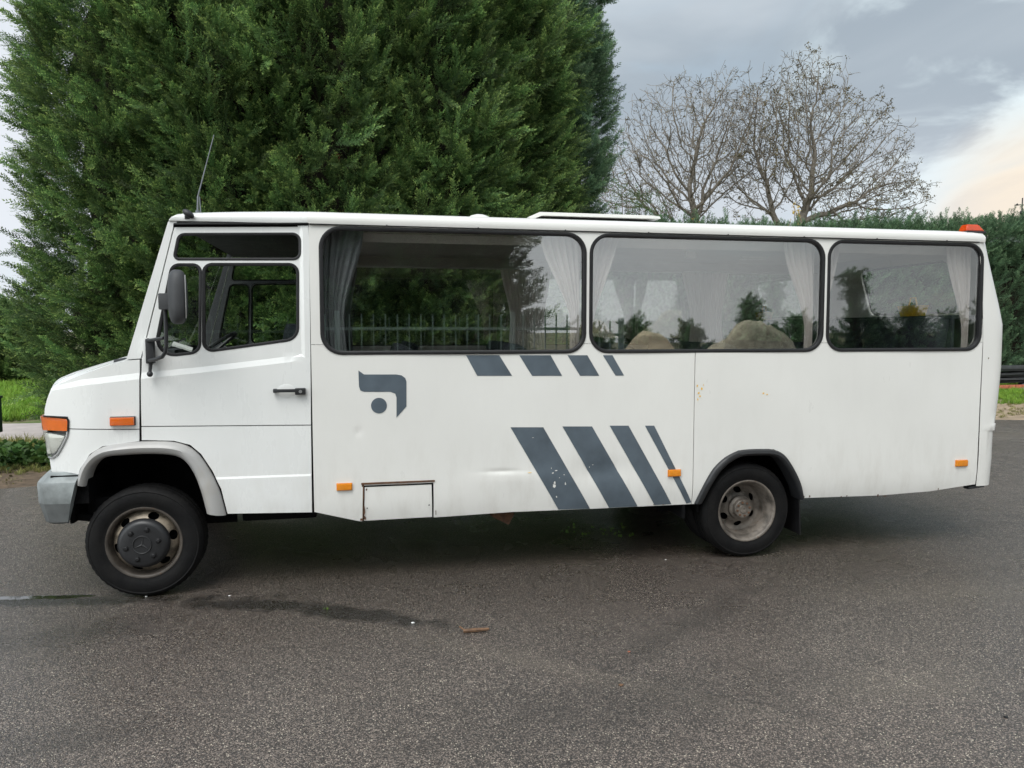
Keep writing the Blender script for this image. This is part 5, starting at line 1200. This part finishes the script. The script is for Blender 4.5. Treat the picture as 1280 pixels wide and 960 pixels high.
def shrub(name, x, y, z0, h, r, n, col, nv, label, cat, seed, stems=7, sc=(0.7, 1.2)):
    rnd = random.Random(seed); root = empty(name, (x, y, 0), label, cat); P = []; D = []; bm = bmesh.new()
    for s in range(stems):
        a = rnd.random()*6.28; tx, ty = x+r*0.7*rnd.random()*math.cos(a), y+r*0.7*rnd.random()*math.sin(a); top = z0+h*rnd.uniform(0.7, 1)
        pts = [Vector((x+0.1*math.cos(a), y+0.1*math.sin(a), 0)), Vector(((x+tx)/2, (y+ty)/2, z0*0.7)), Vector((tx, ty, z0+0.3*h)), Vector((tx+rnd.gauss(0, 0.12), ty, top))]; tube(bm, pts, [0.03, 0.022, 0.014, 0.005], 5)
        for _ in range(n//stems):
            t = rnd.random(); q = pts[2].lerp(pts[3], t) if rnd.random() < 0.7 else pts[1].lerp(pts[2], t); w = r*0.35*(1-0.5*t)
            P.append(q+Vector((rnd.gauss(0, w), rnd.gauss(0, w), rnd.gauss(0, w*0.5)))); D.append(Vector((rnd.gauss(0, 0.5), rnd.gauss(0, 0.5), 1)).normalized())
    obj('stem', bm, M['bark'], root); scatter('leaves', P, D, [rnd.uniform(*sc) for _ in P], col, nv, root, seed); return root
shrub('leafy_shrub', 11.0, 19.6, 4.8, 2.0, 1.3, 260, LEAF, 4, 'small half leafless green shrub just right of the tall conifer', 'shrub', 3)
shrub('yellow_sprig', 15.75, 17.8, 4.9, 1.15, 0.25, 34, YLEAF, 3, 'upright sprig of bright yellow leaves rising from the hedge top', 'plant', 5, 2, (0.5, 0.9))
shrub('yellow_sprig', 12.6, 18.6, 4.8, 0.75, 0.45, 26, YLEAF, 3, 'low cluster of yellow leaves on the hedge below the left bare tree', 'plant', 6, 3, (0.4, 0.7))

# pointed roof with weather vane
tw = empty('pavilion', (54.3, 45.3, 0), 'distant pointed slate roof with a weather vane above the right end of the hedge', 'building'); bx0, by0 = 54.3, 45.3
ax_, ay_ = 53.15, 45.76
bm = bmesh.new(); box(bm, (ax_, ay_, 4.0), (4.4, 4.4, 8.0)); obj('wall', bm, M['concrete'], tw)
bm = bmesh.new(); tube(bm, [(ax_, ay_, 8.0), (ax_, ay_, 10.95)], [3.6, 0.02], 4); rf = obj('roof', bm, M['slate'], tw, smooth=0)
bm = bmesh.new(); tube(bm, [(ax_, ay_, 10.9), (ax_, ay_, 12.3)], 0.05, 6); bmesh.ops.create_uvsphere(bm, u_segments=10, v_segments=8, radius=0.17, matrix=Matrix.Translation((ax_, ay_, 11.15))); tube(bm, [(ax_-0.55, ay_, 11.75), (ax_+0.55, ay_, 11.75)], 0.03, 6); prism(bm, [(ax_-0.75, 11.68), (ax_-0.35, 11.68), (ax_-0.45, 11.86)], ay_-0.02, ay_+0.02); obj('weather_vane', bm, M['plastic'], rf)

# ---- right: stacked profiles on a low brick course
pr = empty('profile_stack', (20.6, 13.4, 0), 'stack of long black plastic profiles lying at the foot of the far hedge', 'stack')
rnd = random.Random(2)
for k in range(6):
    bm = bmesh.new(); z = 0.20+k*0.085; y = 13.45+rnd.uniform(-0.05, 0.05)
    sl = rnd.uniform(-0.05, 0.05); prism(bm, [(18.6+rnd.uniform(0, 0.3), z-sl), (22.9+rnd.uniform(0, .3), z+sl), (22.9, z+sl+0.05), (21.6, z+0.075), (18.6, z-sl+0.06)], y+rnd.uniform(-0.15, 0.1), y+0.5); obj('profile', bm, M['mirrorp' if k % 2 else 'rubber'], pr)
br = empty('brick_course', (20.2, 13.3, 0), 'short row of red bricks under the black profile stack', 'bricks'); b0 = None
for k in range(16):
    if b0 is None:
        bm = bmesh.new(); box(bm, (0, 0, 0), (0.21, 0.10, 0.10), bev=0.006); b0 = obj('brick', bm, M['brickr'], br, world=False); q = b0
    else: q = b0.copy(); C.objects.link(q)
    q.location = (-1.7+k*0.225, rnd.uniform(-0.02, 0.02), 0.03+0.07)
tp_ = bmesh.new(); rows = []
for i in range(19):
    u = i/18; row = []
    for j in range(9):
        v = j/8; row.append(tp_.verts.new((20.2+u*2.6+0.3*v, 12.9+v*0.9, max(0.02, 0.85*math.sin(min(1, v*1.3)*math.pi/2)*sst(u*2.2)+0.04*math.sin(u*14+v*4)+0.02*math.sin(v*19+u*5)))))
    rows.append(row)
for a, b in zip(rows, rows[1:]):
    for i in range(8): tp_.faces.new((a[i], b[i], b[i+1], a[i+1]))
to = obj('grey_tarpaulin', tp_, M['tarp'], None, label='crumpled dark grey sheeting heaped over the end of the profile stack', cat='tarpaulin')

flat('sandy_strip', [(10.6, 8.3), (13.9, 7.05), (22, 5.55), (34, 2.5), (34, 8.2), (17, 9.9), (14, 10.9), (11, 12)], -0.006, M['soil2'])
# ---- grass and verge plants
def area(poly, n, seed, z=-0.02):
    rnd = random.Random(seed); A = np.array(poly); lo, hi = A.min(0), A.max(0); out = []
    while len(out) < n:
        q = [(rnd.uniform(lo[0], hi[0]), rnd.uniform(lo[1], hi[1])) for _ in range(n)]
        k = inside(q, poly); out += [(a[0], a[1], z) for a, b in zip(q, k) if b]
    return out[:n]
def ups(n, s=0.15, seed=0):
    rnd = random.Random(seed); return [Vector((rnd.gauss(0, s), rnd.gauss(0, s), 1)).normalized() for _ in range(n)]
def scat(name, poly, n, col, nv, sc, seed, label, cat, z=-0.02, up=0.15):
    rnd = random.Random(seed); P = area(poly, n, seed, z); o = scatter(name, P, ups(n, up, seed), [rnd.uniform(*sc) for _ in P], col, nv, None, seed, 'R'); pset(o, label, cat); return o
scat('meadow_grass', [(-22, 12.8), (-5.4, 10.6), (-3.8, 12.5), (-5, 20), (-6, 22), (-22, 22)], 8000, GRASS, 4, (0.9, 1.8), 31, 'bright green grass beyond the pale path on the left', 'grass')
scat('dry_grass', [(-9, 7.3), (-9, 6.0), (-4.6, 6.2), (-3.0, 6.4), (-3.1, 7.4), (-4.6, 7.5)], 900, DGRASS, 4, (0.9, 1.6), 32, 'dry yellowish grass along the near edge of the path', 'grass')
scat('ivy_patch', [(-9, 6.3), (-9, 5.0), (-4.2, 5.2), (-2.0, 5.3), (-1.9, 6.4), (-4.6, 6.5)], 700, IVY, 4, (0.9, 1.5), 33, 'low dark leafy ground plants beside the kerbless road edge at left', 'ground cover', 0.02, 0.5)
scat('verge_grass', [(-9, 5.2), (-9, 4.4), (-4.2, 4.7), (-1.2, 5.0), (1.5, 5.9), (1.5, 6.6), (-1.9, 6.0), (-4.2, 5.6)], 900, DGRASS, 4, (0.35, 0.8), 34, 'thin short grass and litter between ground plants and asphalt', 'grass')
scat('right_grass', [(14.0, 10.6), (17, 9.6), (34, 8.0), (34, 13), (18, 16), (13, 15)], 7000, GRASS, 4, (0.5, 1.1), 35, 'patchy green grass in front of the far hedge on the right', 'grass')
scat('right_dry_grass', [(11.0, 8.3), (13.9, 7.15), (22, 5.7), (30, 4.6), (30, 8), (16, 10)], 1400, DGRASS, 4, (0.3, 0.7), 36, 'dry grass tufts on bare soil along the right asphalt edge', 'grass')
scat('fallen_leaves', [(-9, 4.5), (-9, 3.5), (-2.45, 3.95), (2.5, 5.3), (2.5, 6.1), (-3, 5.0)], 300, BLEAF, 4, (0.25, 0.5), 37, 'brown fallen leaves lying along the verge behind the bonnet', 'leaf litter', -0.03, 0.8)
scat('weeds', [(3.0, 0.8), (3.75, 0.75), (3.7, 1.25), (3.05, 1.2)], 26, GRASS, 4, (0.12, 0.25), 38, 'green weeds growing in the asphalt under the middle of the bus', 'weeds', 0.0, 0.4)
o = scatter('weed_tuft', [(1.17, -0.42, 0.0), (1.19, -0.43, 0)], ups(2), [0.09, 0.12], GRASS, 4, None, 3, 'R'); pset(o, 'tiny green weed sprouting from the wet streak before the bus', 'weed')
for (px_, py_, s_, sd, lb) in ((-14.0, 33.0, 1.0, 51, 'light green bush far behind the meadow at the left edge'),):
    conifer_mass('distant_bush', [(-11.9, 22.6, 1.7), (-9.9, 22.3, 1.2), (-14.8, 23.2, 2.2)], 2.75, 1100, 0.9, SPR, 6, lb, 'bush', sd, backk=0.05)

# ---- small things lying about
bm = bmesh.new(); tube(bm, [(1.98, -0.955, 0.012), (2.05, -0.965, 0.016), (2.13, -0.955, 0.012)], [0.011, 0.013, 0.008], 6); tube(bm, [(1.99, -0.95, 0.012), (1.96, -0.93, 0.03)], 0.005, 5); st_ = obj('broken_stick', bm, M['plank'], None, label='short reddish brown piece of wood lying on the asphalt', cat='stick')
def pebble(px, py, s, mat, lab, seed):
    rnd = random.Random(seed); r = _F*925+_R*(px-640)-_U*(py-480); t = -CAM.z/r.z; p = CAM+r*t; bm = bmesh.new(); bmesh.ops.create_icosphere(bm, subdivisions=1, radius=s)
    for v in bm.verts: v.co = Vector((v.co.x*rnd.uniform(0.8, 1.6), v.co.y*rnd.uniform(0.7, 1.2), v.co.z*0.4+s*0.35))+Vector((p.x, p.y, 0))
    return obj('pebble', bm, M[mat], None, smooth=0, label=lab, cat='debris')
pebble(516, 779, 0.010, 'paper', 'white crumb lying at the end of the dark wet streak', 1)
pebble(183, 746, 0.008, 'paper', 'white chip lying on the ground in front of the front tyre', 2)
pebble(832, 700, 0.007, 'paper', 'white chip lying on the ground before the rear tyre', 3)
pebble(287, 745, 0.007, 'paper', 'tiny white chip right of the front wheel on the asphalt', 4)
pebble(1257, 897, 0.010, 'rubber', 'black speck on the asphalt near the right edge', 5)
pebble(776, 857, 0.012, 'plank', 'brown leaf scrap on the asphalt below the middle of the bus', 6)
pebble(786, 815, 0.007, 'brickr', 'reddish crumb on the asphalt below the grey stripes', 7)

# dark green box on a post at the left edge
gb = empty('green_box', (-2.98, 4.92, 0), 'dark green box on a post at the left edge of the view', 'post box')
bm = bmesh.new(); box(bm, (-3.15, 4.95, 0.71), (0.36, 0.24, 0.43), bev=0.012); obj('box_body', bm, M['gbox'], gb)
bm = bmesh.new(); box(bm, (-3.155, 4.95, 0.93), (0.39, 0.28, 0.03), bev=0.006); obj('lid', bm, M['gbox'], gb)
bm = bmesh.new(); box(bm, (-3.03, 4.97, 0.24), (0.07, 0.07, 0.52), bev=0.006); obj('post', bm, M['barkd'], gb)

# ------------------------------------------------------------------ behind the viewer (seen reflected in the windows)
conifer_mass('opposite_conifers', [(-5.4, -15.0, 2.2), (-2.4, -15.2, 2.3), (0.6, -15.0, 2.2), (3.2, -15.2, 1.9), (4.5, -15.0, 1.35)], 8.5, 800, 1.5, SPRB, 5, 'dark tall conifers standing across the yard behind the fence', 'trees', 71, face=(0, 1), backk=0.02, lump=0.7)
fe = empty('metal_fence', (1.0, -7.65, 0), 'green metal fence with thin upright bars across the yard', 'fence')
for zf_ in (1.79, 0.25):
    bm = bmesh.new(); box(bm, (1.5, -7.65, zf_), (9.0, 0.03, 0.05)); obj('rail', bm, M['fence'], fe)
b0 = None
for k in range(46):
    if b0 is None: bm = bmesh.new(); box(bm, (0, 0, 1.0), (0.022, 0.022, 2.02)); b0 = obj('bar', bm, M['fence'], fe, world=False); q = b0
    else: q = b0.copy(); C.objects.link(q)
    q.location = (-4.0+k*0.2, -0.03, 0.03)
p0 = None
for x in (-3.0, 0.0, 3.0, 5.0):
    if p0 is None: bm = bmesh.new(); box(bm, (0, 0, 1.04), (0.08, 0.08, 2.1)); p0 = obj('post', bm, M['fence'], fe, world=False); q = p0
    else: q = p0.copy(); C.objects.link(q)
    q.location = (x, 0, 0)
def heap(name, x, y, rx, ry, h, mat, lab, seed):
    bm = bmesh.new(); n = 40; rows = []
    for i in range(n+1):
        row = []
        for j in range(n+1):
            u, v = i/n*2-1, j/n*2-1; r = math.hypot(u, v); z = h*max(0, 1-r**1.9)*(1+0.30*nz(u*2+seed, v*2, 0, 1.2))+0.28*nz(u*4, v*4, seed, 1)*max(0, 1-r)+0.14*abs(nz(u*9, v*9, seed, 1))*max(0, 1-r)+0.05*nz(u*16, v*16, seed)*max(0, 1-r)
            row.append(bm.verts.new((x+u*rx, y+v*ry, z-0.02)))
        rows.append(row)
    for a, b in zip(rows, rows[1:]):
        for i in range(n): bm.faces.new((a[i], b[i], b[i+1], a[i+1]))
    return obj(name, bm, M[mat], None, smooth=60, label=lab, cat='heap')
heap('sand_heap', 8.15, -10.3, 2.6, 2.2, 1.70, 'sand', 'rounded heap of yellow sand reflected in the middle window', 1)
heap('soil_heap', 9.95, -10.2, 1.9, 2.0, 1.86, 'straw', 'taller pale soil heap reflected in the middle window', 5)
rnd = random.Random(9)
for i, (x, h, r, lb) in enumerate(((15.6, 2.2, 0.9, 'low conifer filling the gap beside the slim conifer'), (18.0, 2.35, 0.9, 'low conifer between the two broad ones'), (12.3, 2.1, 0.7, 'small conifer filling the gap right of the soil heap'), (7.3, 2.1, 0.6, 'low conifer bush left of the sand heap'), (8.5, 2.3, 0.7, 'low conifer bush behind the sand heap'), (9.9, 2.2, 0.75, 'low conifer bush between the sand and soil heaps'), (11.7, 2.9, 0.65, 'small pointed conifer behind the soil heap'), (13.2, 2.5, 1.05, 'bushy conifer right of the soil heap'), (14.9, 3.5, 0.55, 'taller slim conifer right of the soil heap'), (16.7, 2.5, 1.35, 'broad low conifer next to the slim conifer'), (19.3, 2.7, 1.45, 'rightmost low conifer of the row across the yard'))):
    conifer_mass('low_conifer', [(x, -13.4, r*1.35)], h, 420, 0.8, SPRB, 5, lb, 'tree', 80+i, face=(0, 1), backk=0.1, base_narrow=1.0, top_taper=0.25, trunk=True, lump=0.25)['group'] = 'low conifers across the yard'

# ------------------------------------------------------------------ detached pieces of a part become parts of their own
def split_pieces(root):
    for o in list(root.children_recursive):
        if o.type != 'MESH' or o.data.users > 1 or o.get('kind') == 'stuff' or o.modifiers: continue
        bm = bmesh.new(); bm.from_mesh(o.data); seen = set(); isl = []
        for v in bm.verts:
            if v.index in seen: continue
            st = [v]; seen.add(v.index); cur = []
            while st:
                q = st.pop(); cur.append(q.index)
                for ed in q.link_edges:
                    w = ed.other_vert(q)
                    if w.index not in seen: seen.add(w.index); st.append(w)
            isl.append(cur)
        if len(isl) < 2 or len(isl) > 60: bm.free(); continue
        bm.verts.ensure_lookup_table(); bb = []
        for cur in isl:
            co = np.array([bm.verts[i].co[:] for i in cur]); bb.append([co.min(0)-0.004, co.max(0)+0.004, set(cur)])
        ch = True
        while ch:
            ch = False
            for i in range(len(bb)):
                for j in range(i+1, len(bb)):
                    if (bb[i][0] <= bb[j][1]).all() and (bb[j][0] <= bb[i][1]).all():
                        bb[i] = [np.minimum(bb[i][0], bb[j][0]), np.maximum(bb[i][1], bb[j][1]), bb[i][2] | bb[j][2]]; bb.pop(j); ch = True; break
                if ch: break
        if 1 < len(bb) <= 16:
            for g in bb[1:]:
                c = bm.copy(); c.verts.ensure_lookup_table(); bmesh.ops.delete(c, geom=[v for v in c.verts if v.index not in g[2]], context='VERTS')
                me = o.data.copy(); c.to_mesh(me); c.free(); n = o.copy(); n.data = me; C.objects.link(n)
            bmesh.ops.delete(bm, geom=[bm.verts[i] for i in range(len(bm.verts)) if i not in bb[0][2]], context='VERTS'); bm.to_mesh(o.data)
        bm.free()
split_pieces(BUS)
